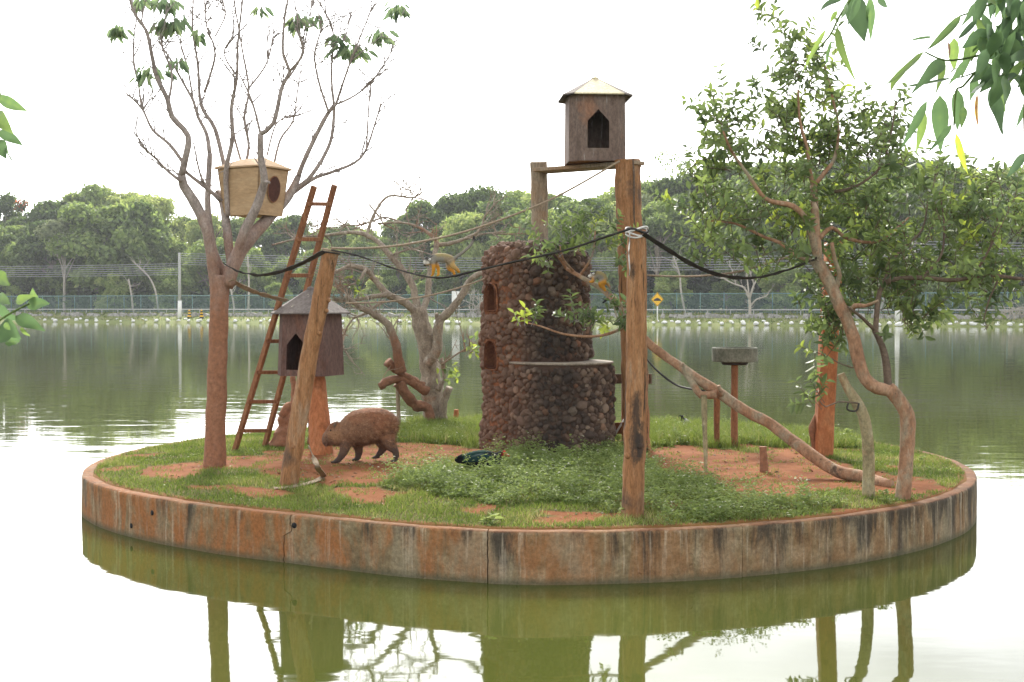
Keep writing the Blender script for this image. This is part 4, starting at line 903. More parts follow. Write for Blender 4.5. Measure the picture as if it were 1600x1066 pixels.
bt([(300, 500), (285, 390), (265, 290), (262, 200), (290, -10)], (1.6, .8), (-.1, .1))
bt([(425, 470), (440, 340), (395, 220), (385, 100)], (2, .8), (-.4, -.2), twigs=5)
bt([(330, 150), (300, 100), (325, -20)], (1.6, .8), (-.55, -.6), twigs=2)
bt([(352, 430), (335, 395), (326, 340), (325, 300), (328, 240)], (6, 3.6), (.05, .2), False, 1)
bt([(615, 710), (600, 620), (560, 540), (540, 470), (485, 370), (430, 270), (375, 190)], (3.4, 1), (.2, .5), twigs=5)
bt([(540, 470), (510, 300), (480, 200), (500, 60)], (1.6, .8), (.4, .5))
bt([(362, 420), (352, 340), (348, 318), (340, 300)], (7, 4.5), (.1, .3), False, 1)
bt([(690, 800), (640, 600), (590, 520), (570, 460), (560, 300), (535, 130), (540, -10)], (3.6, 1.1), (.35, .6), twigs=5)
bt([(590, 430), (640, 250), (600, 120), (590, -20)], (2, .8), (.4, .3), twigs=5)
bt([(670, 930), (600, 870), (510, 800), (490, 770)], (3.2, 2), (.1, -.2), twigs=1)
bt([(640, 170), (690, 60), (660, -20)], (1.3, .8), (.3, .2))
bt([(700, 1000), (690, 800), (720, 640), (715, 500), (740, 360), (745, 200), (770, -20)], (4.2, 1.1), (.12, -.35), twigs=5)
bt([(770, 780), (730, 640), (725, 580)], (2.2, 1.2), (.55, .4), twigs=1)
bt([(770, 800), (795, 680), (775, 540), (795, 410), (760, 200), (725, -10)], (2.6, 1), (.55, .7), twigs=4)
bt([(795, 410), (880, 290), (910, 150)], (1.7, .8), (.6, .8), twigs=4)
bt([(740, 350), (680, 250), (720, 170)], (1.4, .8), (-.2, -.3), twigs=3)
bt([(358, 445), (372, 395), (383, 360), (398, 330), (410, 295), (413, 278), (407, 243), (407, 209)], (8.5, 3.8), (-.05, -.42), False, 2, 10)
bt([(850, 620), (910, 570), (950, 400), (985, 330), (955, 250), (960, 100), (980, -20)], (3.6, 1.2), (-.42, -.6), twigs=4)
bt([(850, 620), (820, 500), (790, 420), (750, 340)], (2, 1), (-.42, -.5), twigs=2)
bt([(985, 330), (1050, 240), (1010, 130)], (2, .9), (-.6, -.8), twigs=3)
bt([(955, 390), (1030, 280), (1075, 100), (1090, -10)], (1.7, .8), (-.5, -.2), twigs=4)
bt([(870, 840), (890, 845)], (2.4, 2), (-.42, -.52), twigs=0)
mb.tube([W(x, y, D0 + q) - tb_ for x, y, q in ((352, 448, 0), (372, 398, .05), (400, 362, .15), (430, 330, .3), (452, 305, .45), (466, 276, .5))], [12 * S(D0), 11 * S(D0), 10 * S(D0), 9 * S(D0), 7 * S(D0), 5 * S(D0)], 14, .05, .10, freq=8)
bt([(1025, 820), (1045, 760), (1110, 620), (1165, 520), (1200, 480)], (4.2, 2.6), (.5, .4), twigs=2)
bt([(1165, 520), (1120, 380), (1100, 250), (1130, 130), (1110, 40)], (2, .8), (.4, .2), twigs=5)
bt([(1190, 480), (1178, 350), (1185, 150), (1150, 60), (1100, -20)], (2, .9), (.4, .6), twigs=5)
bt([(1200, 480), (1250, 330), (1300, 200), (1365, 40)], (2, .8), (.4, .1), twigs=5)
bt([(1210, 480), (1290, 440), (1370, 370), (1450, 250), (1460, 200)], (1.7, .8), (.4, .9), twigs=6)
bt([(1000, 880), (1070, 830), (1140, 730), (1180, 630), (1192, 490)], (3.6, 2.2), (.5, .55), twigs=2)
bt([(985, 905), (1060, 850), (1110, 820), (1200, 790), (1290, 750), (1340, 690), (1390, 540), (1410, 480)], (3.6, 1), (.5, .9), twigs=6)
bt([(1340, 690), (1350, 500), (1360, 390)], (1.7, .8), (.8, 1), twigs=3)
bt([(880, 720), (925, 570), (1010, 530)], (1.4, .8), (.6, .7), twigs=3)
bt([(905, 800), (940, 650), (1000, 560), (1020, 430), (1040, 300)], (2, .8), (.6, .9), twigs=4)
bt([(540, 660), (580, 830), (660, 930)], (1, 2), (-.2, .1), twigs=0)
bt([(1040, 170), (1160, 300), (1230, 200), (1270, 60)], (1, .8), (.2, .5), twigs=3)
for a in ([(392, 362), (378, 372)], [(341, 437), (336, 446)]):
    q = [W(x, y, D0 - .10) - tb_ for x, y in a]
mb.build('trunk', 'bark_red', t); tag(tw.build('twigs', 'bark_twig', t), kind='stuff')
# drooping leaf tufts
for cx, cy, rx, n_, dd in ((190, 140, 45, 30, .1), (340, 335, 60, 34, -.3), (410, 15, 60, 36, -.2), (440, 110, 65, 46, -.3), (560, 165, 25, 14, .4), (300, 5, 30, 10, -.5), (1270, 235, 90, 60, .4), (1400, 160, 45, 30, .6), (1490, 45, 45, 36, .5), (1030, 95, 55, 34, -.5), (840, 45, 30, 12, .6), (1200, 180, 30, 16, .4), (475, 290, 30, 10, .3), (1110, 90, 25, 10, .3)):
    pos, dr, nr, LL, ti = [], [], [], [], []
    for _ in range(n_):
        a = rs.gauss(0, .42) * rx; c_ = W(120 + (cx + a) / 2.961, (cy + rs.gauss(-10, 13)) / 2.961, D0 + dd + rs.gauss(0, .09)) - tb_
        pos.append(c_); s_ = a / rx; dr.append((s_ * 1.3 + rs.gauss(0, .3), rs.gauss(0, .4), -rs.uniform(.5, 1.4))); nr.append((rs.gauss(0, .6), -1, rs.uniform(.2, .9))); LL.append(rs.uniform(.08, .16)); ti.append(rs.random())
    LL = np.array(LL); tag(leaves('leaf_tuft', 'leaf_bare', t, np.array(pos), np.array(dr), np.array(nr), LL, LL * .34, np.array(ti), droop=.25), kind='stuff')

# ================================================================== DEAD GREY TREE (centre)
DG = 16.2; tb_ = GP(682, 664); DG = tb_.y; t = empty('dead_tree', tb_); tag(t, 'gnarled dead grey tree with bent bare limbs behind the capybara', 'tree')
mb, tw = MB(), MB(); rs = random.Random(61); random.seed(61)
def dt(pts, r, dd=(0, 0), twigs=3, sides=10, rough=.2, tl=.45):
    n_ = len(pts); P = [W(x, y, DG + dd[0] + (dd[1] - dd[0]) * i / (n_ - 1)) - tb_ for i, (x, y) in enumerate(pts)]
    mb.tube(P, [(r[0] + (r[1] - r[0]) * i / (n_ - 1)) * S(DG) * .70 for i in range(n_)], sides + 2, .045, rough * 1.6, freq=11)
    if twigs: grow_twigs(tw, P[1:] if len(P) > 2 else P, .010, rs, int(twigs * 1.7), tl, 2, .15)
mb.tube([Vector((0, 0, -.15))] + [W(x, y, DG) - tb_ for x, y in ((682, 662), (676, 625), (672, 580), (666, 540), (658, 505), (653, 480))], [22 * S(DG), 18 * S(DG), 16 * S(DG), 15.5 * S(DG), 14.5 * S(DG), 14 * S(DG), 12 * S(DG)], 22, .045, .26, freq=8)
dt([(655, 495), (636, 475), (605, 460), (585, 436), (571, 421), (546, 416), (527, 424), (500, 432)], (10, 2.5), (0, -.6), 9)
dt([(653, 492), (646, 451), (632, 426), (610, 400), (593, 380), (573, 368), (549, 363), (515, 367), (470, 372), (425, 383)], (9, 1.6), (0, .5), 14)
dt([(660, 485), (668, 465), (671, 431), (680, 392), (681, 376), (656, 356), (627, 348), (590, 350)], (8, 1.8), (0, .6), 9)
dt([(681, 383), (705, 380), (734, 370), (751, 358), (758, 338), (778, 314)], (5, 1.4), (.4, .2), 6)
dt([(734, 370), (760, 365), (790, 362)], (3, 1.2), (.3, .4), 3)
dt([(668, 570), (683, 545), (686, 504), (702, 487), (724, 458), (734, 438), (756, 424)], (13, 5), (-.1, -.3), 4)
dt([(686, 510), (682, 490)], (6, 4), (-.12, -.2), 0)
dt([(573, 368), (585, 334), (607, 307), (644, 309), (660, 300)], (4, 1.5), (.3, .9), 5)
dt([(644, 309), (640, 290)], (1.6, 1), (.9, 1), 2)
dt([(605, 460), (575, 465), (545, 470), (518, 468)], (6, 2.2), (-.3, -.5), 9)
dt([(600, 470), (570, 490), (550, 500), (535, 530), (540, 552)], (3.5, 1.2), (-.2, -.6), 9)
dt([(610, 400), (640, 390), (665, 395)], (2.6, 1), (.2, -.3), 4)
dt([(571, 421), (560, 440), (540, 448)], (3.5, 1.4), (-.4, -.7), 5)
dt([(627, 348), (600, 340), (560, 352), (500, 350)], (3, 1), (.6, 1), 9)
dt([(690, 655), (694, 628), (702, 606)], (9, 8.5), (-.1, -.25), 0, 12, .2)
dt([(684, 610), (694, 588), (690, 560)], (6, 4), (-.15, -.2), 2)
dt([(690, 570), (710, 556), (728, 545), (738, 540)], (2.4, 1.2), (-.25, -.5), 3, 7)
mb.build('trunk', 'bark_grey', t); tag(tw.build('twigs', 'bark_grey', t), kind='stuff')
pos = [W(rs.gauss(742, 9), rs.gauss(545, 9), DG - .5 + rs.gauss(0, .1)) - tb_ for _ in range(36)] + [W(rs.gauss(704, 8), rs.gauss(582, 7), DG - .3) - tb_ for _ in range(22)] + [W(rs.gauss(556, 5), rs.gauss(450, 8), DG - .6) - tb_ for _ in range(18)]
N = len(pos); tag(leaves('sprouts', 'leaf_guava', t, np.array(pos), RNG.normal(0, 1, (N, 3)), RNG.normal(0, 1, (N, 3)), .09, .05, RNG.uniform(.4, 1, N)), kind='stuff')
mb, tw = MB(), MB(); tb_ = GP(640, 666); DG = tb_.y - .1; t = empty('driftwood_limb', tb_); tag(t, 'broken reddish driftwood limb propped beside the dead tree', 'driftwood')
dt([(626, 582), (622, 560), (619, 539), (606, 508), (583, 490), (562, 480), (540, 462)], (12, 5), (-.2, -.5), 8)
dt([(606, 566), (622, 580), (640, 592), (662, 604)], (9, 9), (-.25, .05), 0, 12, .4)
dt([(594, 604), (612, 594), (638, 596), (668, 612)], (8, 10), (-.3, .05), 0, 12, .35)
dt([(622, 598), (640, 622), (656, 636), (668, 640), (674, 655)], (13, 9), (-.1, .1), 0, 12, .45)
mb.build('limb', 'driftwood', t); tag(tw.build('twigs', 'bark_grey', t), kind='stuff')
base = GP(624, 668); mb = MB(); t2 = empty('prop_stick', base); tag(t2, 'thin bamboo stick standing under the broken dead limb', 'stick'); mb.tube([Vector((0, 0, -.05)), W(622, 630, base.y) - base, W(621, 600, base.y) - base], [.028, .026, .024], 10, .05, .1); mb.build('shaft', 'strap_tan', t2)
# gnarled stump behind the leaning pole
base = GP(448, 697); t2 = empty('gnarled_stump', base); tag(t2, 'gnarled reddish root stump between ladder and low nest house', 'stump'); mb = MB(); dS = base.y; random.seed(3)
for pts, r in (([(447, 700), (449, 675), (452, 650), (462, 625), (459, 600), (457, 588)], (22, 18, 12, 8, 5, 4)), ([(430, 698), (437, 680), (446, 664)], (11, 9, 8)), ([(470, 697), (464, 678), (456, 662)], (8, 7, 6)), ([(440, 652), (450, 640), (461, 632)], (7, 8, 7)), ([(484, 695), (487, 665), (478, 640), (465, 628)], (4, 4.5, 5, 5))):
    mb.tube([W(x, y, dS + .03 * i) - base for i, (x, y) in enumerate(pts)], [q * S(dS) for q in r], 12, .03, .4, freq=14)
mb.build('root', 'bark_red', t2)

# ================================================================== LONG SLANTING BRANCH, props, small posts, feeder
t = empty('slanting_branch', GP(1388, 760)); tag(t, 'long smooth branch slanting from the fruit tree up to the tower', 'branch'); o_ = t.location.copy(); mb = MB(); random.seed(5)
LBP = [(1390, 760, 11.0), (1352, 746, 11.3), (1310, 737, 11.5), (1275, 716, 11.7), (1240, 690, 11.9), (1200, 660, 12.1), (1165, 642, 12.2), (1120, 612, 12.35), (1070, 578, 12.5), (1012, 535, 12.7), (975, 487, 12.9), (945, 455, 13.05), (915, 437, 13.2), (885, 420, 13.35)]
LBP = [(x, y, d_ + .38 - .02 * i) for i, (x, y, d_) in enumerate(LBP)]
mb.tube([W(x, y, d_) - o_ for x, y, d_ in LBP], [q * S(12) for q in (9, 9, 9.5, 10, 9.5, 9, 9, 9, 7.5, 7, 6.5, 5, 4, 3)], 14, .06, .12, freq=9)
for pts, r in (([(1120, 616, 12.3), (1095, 617, 12.35), (1083, 600, 12.4), (1072, 585, 12.5), (1045, 560, 12.55)], (7, 4)), ([(1128, 618, 12.3), (1123, 603, 12.25)], (4, 3)), ([(885, 420, 13.35), (868, 395, 13.2), (850, 388, 13.1)], (3, 1.5)), ([(900, 428, 13.25), (880, 405, 13.0), (875, 385, 12.9)], (2.2, 1)), ([(1065, 575, 12.5), (1068, 568, 12.45)], (3, 2)), ([(975, 505, 12.9), (972, 480, 12.7)], (2, 1)),
               ([(978, 510, 12.85), (950, 522, 12.7), (920, 526, 12.6), (880, 522, 12.6), (845, 510, 12.6), (825, 505, 12.6)], (2.8, 1)), ([(905, 432, 13.2), (925, 400, 13.1), (930, 360, 13.2)], (2.4, 1.2)), ([(935, 450, 13.1), (955, 470, 12.9), (965, 500, 12.8)], (1.6, 1))):
    mb.tube([W(x, y, d_ + .22) - o_ for x, y, d_ in pts], [(r[0] + (r[1] - r[0]) * i / (len(pts) - 1)) * S(12.5) for i in range(len(pts))], 8, .06, .1)
mb.build('limb', 'bark_guava', t)
def sprigs(anchor, o, spec, name, mat, parent, rs, Lm=.075, dd0=0):
    """leafy sprigs: spec rows (px, py, rx, ry, depth, depth spread, number); each sprig carries paired leaves"""
    pos, dr, nr, LL, ti, st = [], [], [], [], [], MB()
    for px, py, rx, ry, d_, ds, n_ in spec:
        for _ in range(n_):
            a, b_ = rs.gauss(0, .5), rs.gauss(0, .5)
            p = W(px + a * rx, py + b_ * ry, d_ + dd0 + rs.gauss(0, ds)) - o; out = Vector((a * .6 + rs.gauss(0, .5), rs.gauss(0, .5) - .1, .55 + rs.gauss(0, .45) - b_ * .3)).normalized(); L = rs.uniform(.10, .26)
            tone = rs.gauss(.40, .17) + (.35 if rs.random() < .10 else 0); k = rs.randint(4, 6); side = out.cross(Vector((rs.gauss(0, 1), rs.gauss(0, 1), rs.gauss(0, 1)))).normalized(); bi = out.cross(side)
            st.tube([p - out * .06, p + out * L * .6, p + out * L], [.004, .003, .0015], 4, cap=False)
            for i in range(k):
                q = p + out * L * (.1 + .9 * i / (k - 1)); a2 = i * 1.57 + rs.gauss(0, .3); w_ = side * math.cos(a2) + bi * math.sin(a2)
                for s_ in (1, -1):
                    dd = (w_ * s_ + out * rs.uniform(.35, .9) + Vector((0, 0, rs.gauss(-.1, .25)))).normalized(); pos.append(q); dr.append(dd); nr.append((out * .9 + Vector((rs.gauss(0, .35), rs.gauss(0, .35), .3 + rs.gauss(0, .3)))))
                    LL.append(Lm * rs.uniform(.65, 1.25)); ti.append(min(1, max(0, tone + rs.gauss(0, .1) + .12 * (i == k - 1))))
    LL = np.array(LL); leaves(name, mat, parent, np.array(pos), np.array(dr), np.array(nr), LL, LL * .48, np.array(ti)); return st
rs = random.Random(71)
st = sprigs(None, o_, [(868, 393, 30, 20, 13.1, .1, 8), (855, 408, 10, 8, 13.0, .06, 4), (900, 372, 46, 34, 13.2, .2, 16), (930, 385, 36, 26, 13.25, .15, 11), (902, 498, 18, 14, 12.6, .06, 6), (945, 500, 34, 26, 12.7, .1, 11), (972, 478, 10, 10, 12.9, .05, 2), (825, 506, 22, 6, 12.6, .05, 5), (972, 390, 12, 30, 12.8, .1, 5), (895, 345, 40, 16, 13.3, .2, 8)], 'leaf_sprays', 'leaf_guava', t, rs, .085, .22)
tag(st.build('sprig_stems', 'bark_twig', t), kind='stuff')

def small_post(name, base_px, top_px, r0, r1, mat, label, cat, dt_=0, seed=1):
    b_ = GP(*base_px); return pole(name, b_, W(top_px[0], top_px[1], b_.y + dt_), r0 * S(b_.y), r1 * S(b_.y), mat, label, cat, 12, rough=.15, seed=seed)
small_post('prop_post', (1103, 738), (1100, 618), 2.5, 5, 'bark_mottled', 'thin forked prop with pointed foot under the slanting branch', 'prop', .15, 31)
small_post('prop_post', (1120, 697), (1120, 612), 4.5, 5, 'ladder_wood', 'straight brown stake between the slanting branch and the feeder', 'stake', -.2, 32)
small_post('short_stump', (1194, 737), (1192, 698), 7, 5.5, 'bark_red', 'short sawn stump standing in the red soil', 'stump', 0, 33)
small_post('short_stump', (712, 662), (713, 640), 5, 3.5, 'red_post', 'small red stump in the grass right of the dead tree', 'stump', 0, 34)
base = GP(1147, 699); d = base.y; t = empty('feeder', base); tag(t, 'round grey concrete feeding bowl on a thin post', 'feeder')
mb = MB(); top = W(1148, 566, d) - base; mb.tube([Vector((0, 0, -.05)), top * .5, top], [5.5 * S(d)] * 3, 12, .06, .08); mb.build('post', 'ladder_wood', t)
k = S(d); mb = MB(); mb.lathe([(18 * k, -.02), (19 * k, 0), (33 * k, .005), (35.5 * k, .012), (35.5 * k, 22 * k), (34.5 * k, 23 * k), (31 * k, 23 * k), (31 * k, 5 * k)], (top.x, top.y, top.z), 32); bowl_ = mb.build('bowl', 'concrete_old', t, auto=35)
mb = MB(); mb.lathe([(19 * k, -.03), (21 * k, -.012), (21 * k, -.002), (10 * k, -.001)], (top.x, top.y, top.z), 24); mb.build('support_disc', 'strap_black', bowl_, auto=35)
# plank frame behind the tower
base = GP(965, 690); base.y = 14.6; base.z = gz(base.x, 14.6) - .02; t = empty('plank_frame', base); tag(t, 'dark plank frame between the stone tower and the tall pole', 'frame'); d = 14.6
for (x0, y0, x1, y1, th, mt) in ((935, 592, 1018, 592, 15, 'bark_dark'), (935, 671, 990, 668, 18, 'ladder_wood')):
    A, B = W(x0, y0, d), W(x1, y1, d - .3); mb = MB(); dv = B - A; mb.box((A + B) / 2 - base, (dv.length, .035, th * S(d)), dv.to_track_quat('X', 'Z').to_matrix()); mb.build('plank', mt, t, smooth=False, bevel=.004)
for x in (948, 976):
    A = W(x, 585, d + .03) - base; mb = MB(); mb.box((A.x, A.y, A.z / 2 - .02), (.07, .06, A.z + .1)); mb.build('upright', 'ladder_wood', t, smooth=False, bevel=.004)
A, B = W(957, 685, d - .25) - base, W(976, 655, d - .2) - base; mb = MB(); mb.tube([A, B], .012, 8); mb.build('brace', 'pole_concrete', t)

# ================================================================== FRUIT TREE (right)
tb_ = GP(1411, 780); DT = tb_.y; t = empty('fruit_tree', tb_); tag(t, 'leafy fruit tree with crooked smooth reddish trunk by the rim', 'tree'); mb = MB(); dk = MB(); rs = random.Random(81); random.seed(81)
def ft(pts, r, dd=(0, 0), target=None, sides=10, rough=.10):
    n_ = len(pts); P = [W(x, y, DT + dd[0] + (dd[1] - dd[0]) * i / (n_ - 1)) - tb_ for i, (x, y) in enumerate(pts)]
    (target or mb).tube(P, [(r[0] + (r[1] - r[0]) * i / (n_ - 1)) * S(DT) for i in range(n_)], sides, .05, rough, freq=8)
mb.tube([Vector((0, 0, -.12))] + [W(x, y, DT) - tb_ for x, y in ((1411, 778), (1416, 720), (1419, 660), (1414, 640), (1400, 620), (1388, 606))], [q * S(DT) for q in (15, 12, 11, 11.5, 11.5, 11, 11)], 18, .04, .12, freq=7)
ft([(1392, 610), (1370, 606), (1352, 592), (1342, 565), (1334, 530), (1322, 497), (1312, 478), (1300, 450), (1288, 428), (1277, 410)], (10, 10), (0, .1), None, 16)
ft([(1278, 415), (1276, 380), (1273, 330), (1271, 290)], (8, 5.5), (.1, .2))
ft([(1271, 292), (1264, 262), (1262, 236), (1250, 190), (1247, 140)], (4, 1.5), (.2, .0))
ft([(1271, 292), (1290, 268), (1304, 247), (1310, 200), (1300, 150), (1288, 100)], (4, 1.4), (.2, .5))
ft([(1277, 405), (1268, 368), (1258, 340), (1238, 322), (1210, 316), (1193, 308), (1170, 275), (1143, 236), (1130, 205)], (6, 1.5), (.1, -.4))
ft([(1282, 418), (1262, 405), (1242, 398), (1220, 380), (1195, 371), (1150, 350), (1110, 345)], (5, 1.3), (.1, .4))
ft([(1281, 372), (1300, 356), (1322, 372), (1360, 379), (1385, 370), (1420, 340)], (4, 1.3), (.12, .5))
ft([(1305, 455), (1312, 430), (1304, 405), (1300, 380)], (4, 3), (.1, -.1))
ft([(1325, 490), (1336, 478), (1352, 478), (1372, 470)], (5, 2), (.1, -.3))
ft([(1388, 608), (1385, 570), (1378, 540), (1366, 515)], (6.5, 4.5), (0, .1), dk)
ft([(1366, 515), (1345, 495), (1325, 480)], (3.5, 1.4), (.1, -.2), dk)
ft([(1368, 520), (1370, 490), (1375, 455), (1390, 438), (1440, 434), (1490, 438), (1544, 430), (1600, 436), (1640, 430)], (4.5, 2.4), (.1, .3), dk)
ft([(1440, 434), (1470, 400), (1475, 350), (1468, 300)], (2.4, 1), (.2, .4), dk)
ft([(1520, 433), (1550, 380), (1560, 330)], (2.4, 1), (.25, .1), dk)
ft([(1375, 455), (1400, 400), (1440, 360), (1450, 310)], (2.6, 1), (.15, .6), dk)
ft([(1304, 300), (1340, 290), (1375, 262), (1390, 220), (1400, 160)], (2.6, 1), (.25, .3), dk)
ft([(1560, 436), (1545, 470), (1537, 500)], (1.4, .9), (.3, .2), dk)
ft([(1333, 575), (1310, 567), (1300, 560)], (1.2, .8), (0, -.1), dk); ft([(1340, 630), (1310, 628), (1290, 636), (1280, 625)], (1.4, .8), (-.1, -.3), dk)
mb.build('trunk', 'bark_guava', t); dk.build('dark_limbs', 'bark_dark', t)
CR = [(1262, 130, 60, 60, 10.6, .3, 60), (1245, 190, 60, 55, 10.5, .3, 80), (1310, 200, 60, 50, 10.8, .3, 70), (1275, 250, 90, 40, 10.6, .4, 80), (1240, 80, 26, 40, 10.6, .2, 12), (1215, 20, 50, 30, 10.7, .2, 8), (1130, 190, 36, 36, 10.2, .2, 34), (1165, 245, 60, 40, 10.2, .3, 46), (1115, 260, 50, 46, 10.4, .3, 26),
      (1390, 200, 24, 50, 10.8, .2, 22), (1380, 245, 60, 34, 10.8, .3, 38), (1140, 330, 90, 50, 10.7, .4, 90), (1225, 330, 90, 60, 10.5, .4, 110), (1190, 390, 110, 36, 10.7, .3, 70), (1330, 320, 90, 60, 10.7, .5, 130), (1100, 345, 30, 24, 10.8, .2, 12), (1095, 290, 26, 26, 10.6, .2, 9),
      (1340, 400, 90, 50, 10.8, .5, 90), (1420, 370, 90, 60, 10.9, .5, 120), (1500, 360, 90, 60, 10.9, .5, 110), (1570, 350, 70, 60, 10.8, .5, 90), (1555, 300, 40, 30, 10.7, .3, 30), (1470, 300, 40, 40, 11, .3, 26), (1450, 430, 120, 36, 10.8, .4, 110), (1560, 430, 80, 40, 10.8, .4, 80),
      (1380, 470, 80, 40, 10.6, .3, 80), (1430, 495, 36, 22, 10.6, .2, 20), (1300, 490, 36, 40, 10.6, .2, 34), (1290, 450, 40, 26, 10.7, .2, 20), (1537, 505, 16, 8, 10.7, .05, 7), (1279, 552, 12, 8, 10.4, .05, 6), (1278, 625, 16, 12, 10.2, .05, 6), (1310, 505, 20, 20, 10.3, .1, 10)]
CR = [(*q[:4], q[4] + DT - 10.35, q[5], max(5, int(q[6] * (.5 if q[6] > 40 else .75)))) for q in CR]
st = sprigs(None, tb_, CR, 'crown', 'leaf_guava', t, rs, .086, .26); tag(st.build('sprig_stems', 'bark_dark', t), kind='stuff')
b2_ = GP(1357, 776); t = empty('sawn_trunk', b2_); tag(t, 'mottled lichen trunk sawn off beside the fruit tree', 'tree trunk'); d = b2_.y; mb = MB()
mb.tube([Vector((0, 0, -.1))] + [W(x, y, d) - b2_ for x, y in ((1357, 774), (1357, 720), (1355, 680), (1348, 648), (1338, 628), (1324, 606), (1314, 584))], [q * S(d) for q in (13, 10, 9.2, 9.2, 9, 9, 7, 6)], 16, .04, .12, freq=9); mb.build('trunk', 'bark_mottled', t, auto=50)
mb = MB(); mb.tube([W(x, y, d - .06) - b2_ for x, y in ((1326, 628), (1324, 640), (1338, 642), (1342, 630))], .008, 6); mb.build('wire_loop', 'strap_black', t)

# ================================================================== STRAPS AND ROPES
def strap(name, pts, w, th, mat, label, cat, twist=.5, rope=False, res=14):
    P = [Vector(p) if len(p) == 3 and not isinstance(p[0], int) else W(*p) for p in pts]; o = P[0].copy(); Q = []
    for i in range(len(P) - 1):
        p0, p1, p2, p3 = P[max(i - 1, 0)], P[i], P[i + 1], P[min(i + 2, len(P) - 1)]
        for k in range(res):
            t_ = k / res; Q.append(.5 * (2 * p1 + (p2 - p0) * t_ + (2 * p0 - 5 * p1 + 4 * p2 - p3) * t_ ** 2 + (3 * p1 - p0 - 3 * p2 + p3) * t_ ** 3) - o)
    Q.append(P[-1] - o); mb = MB()
    if rope: mb.tube(Q, w / 2, 7)
    else: mb.strip(Q, w, th, twist)
    ob = mb.build(name, mat, auto=40); ob.location = o; return tag(ob, label, cat)
strap('sagging_strap', [(350, 412, TD - .12), (372, 424, TD - .3), (405, 430, 12.25), (440, 424, 11.9), (475, 410, 11.6), (506, 393, 11.25)], .040, .007, 'strap_black', 'dark flat strap sagging from the leafless tree to the leaning pole', 'strap', .9)
strap('sagging_strap', [(360, 438, TD - .12), (390, 453, 13.1), (420, 463, 13.35), (448, 470, 13.6)], .05, .008, 'strap_tan', 'brown strap from the leafless tree down to the low nest house', 'strap', 1.0)
strap('taut_rope', [(540, 474, 13.6), (600, 472, 13.7), (660, 464, 13.8), (710, 452, 13.9), (757, 436, 14.0)], .019, .02, 'strap_tan', 'tan rope from the low nest house to the tower opening', 'rope', rope=True)
strap('taut_rope', [(518, 388, 11.3), (570, 388, 11.8), (640, 381, 12.3), (740, 358, 13.0), (860, 312, 13.5), (968, 252, 13.75)], .022, .02, 'strap_tan', 'brown rope rising from the leaning pole to the high platform post', 'rope', rope=True)
strap('monkey_strap', [(518, 391, 11.25), (560, 400, 11.1), (620, 421, 10.85), (670, 433, 10.6), (700, 433, 10.5), (740, 424, 10.3), (800, 410, 10.1), (880, 392, FD + .18), (950, 369, FD - .02), (985, 358, FD - .07)], .018, .009, 'strap_black', 'long dark strap the monkey walks on between two poles', 'strap', .7)
strap('sagging_strap', [(1006, 366, FD - .05), (1040, 388, FD + .1), (1085, 415, FD + .3), (1130, 431, FD + .45), (1180, 434, FD + .6), (1230, 422, DT - .05), (1276, 404, DT + .03)], .038, .006, 'strap_black', 'wide dark strap sagging from the tall pole to the fruit tree', 'strap', .9)
strap('taut_rope', [(1005, 430, 13.7), (1060, 432, 13.0), (1110, 430, 12.5), (1160, 423, 12.3), (1230, 402, 12.6), (1298, 384, 13.15)], .020, .02, 'strap_tan', 'thin pale rope from the split post to the red square post', 'rope', rope=True)
strap('hose', [(1006, 556, 13.7), (1030, 582, 13.2), (1060, 603, 13.0), (1100, 611, 12.56)], .022, .02, 'strap_black', 'thin black hose looping onto the slanting branch', 'hose', rope=True)
gp1, gp2 = GP(480, 742, 0), GP(432, 765, 0)
strap('fallen_strap', [(482, 696, 11.2), (490, 715, 11.2), (497, 732, 11.15), tuple(GP(505, 748, -.02)), tuple(GP(485, 757, -.015)), tuple(GP(455, 763, -.012)), tuple(GP(428, 765, -.012))], .05, .008, 'strap_tan', 'loose brown strap hanging off the leaning pole onto the grass', 'strap', .3)
# knots of cloth and strap on the tall pole
c0 = fp_t; t = empty('strap_wrapping', c0 - Vector((0, 0, .02))); tag(t, 'white cord and black strap knotted around the tall pole top', 'wrapping'); rr = 16.5 * S(9.6)
for k, (zz, mt, w_) in enumerate(((-.005, 'strap_black', .011), (-.03, 'rope_white', .007), (-.045, 'rope_white', .007), (.008, 'rope_white', .008))):
    mb = MB(); mb.tube([Vector((math.cos(a) * rr * 1.05, math.sin(a) * rr * 1.05, zz + .016 * math.sin(a * 2 + k) + .02)) for a in np.linspace(0, 2 * math.pi, 25)], w_, 6); mb.build('cord_turn', mt, t)
mb = MB(); mb.strip([Vector((-.065, -.075, .02 - .05 * i + 0)) + Vector((.004 * math.sin(i * 1.3), -.012, 0)) for i in range(8)], .018, .004, .4); mb.build('loose_end', 'rope_white', t)
for tt, lab in ((lp_t, 'black strap knotted around the leaning pole top'),):
    t = empty('strap_wrapping', tt - Vector((0, 0, .03))); tag(t, lab, 'wrapping')
    for k in range(3):
        mb = MB(); mb.tube([Vector((math.cos(a) * .078, math.sin(a) * .078, .012 * k - .01 * math.cos(a))) for a in np.linspace(0, 2 * math.pi, 21)], .007, 6); mb.build('cord_turn', 'strap_tan' if k else 'strap_black', t)

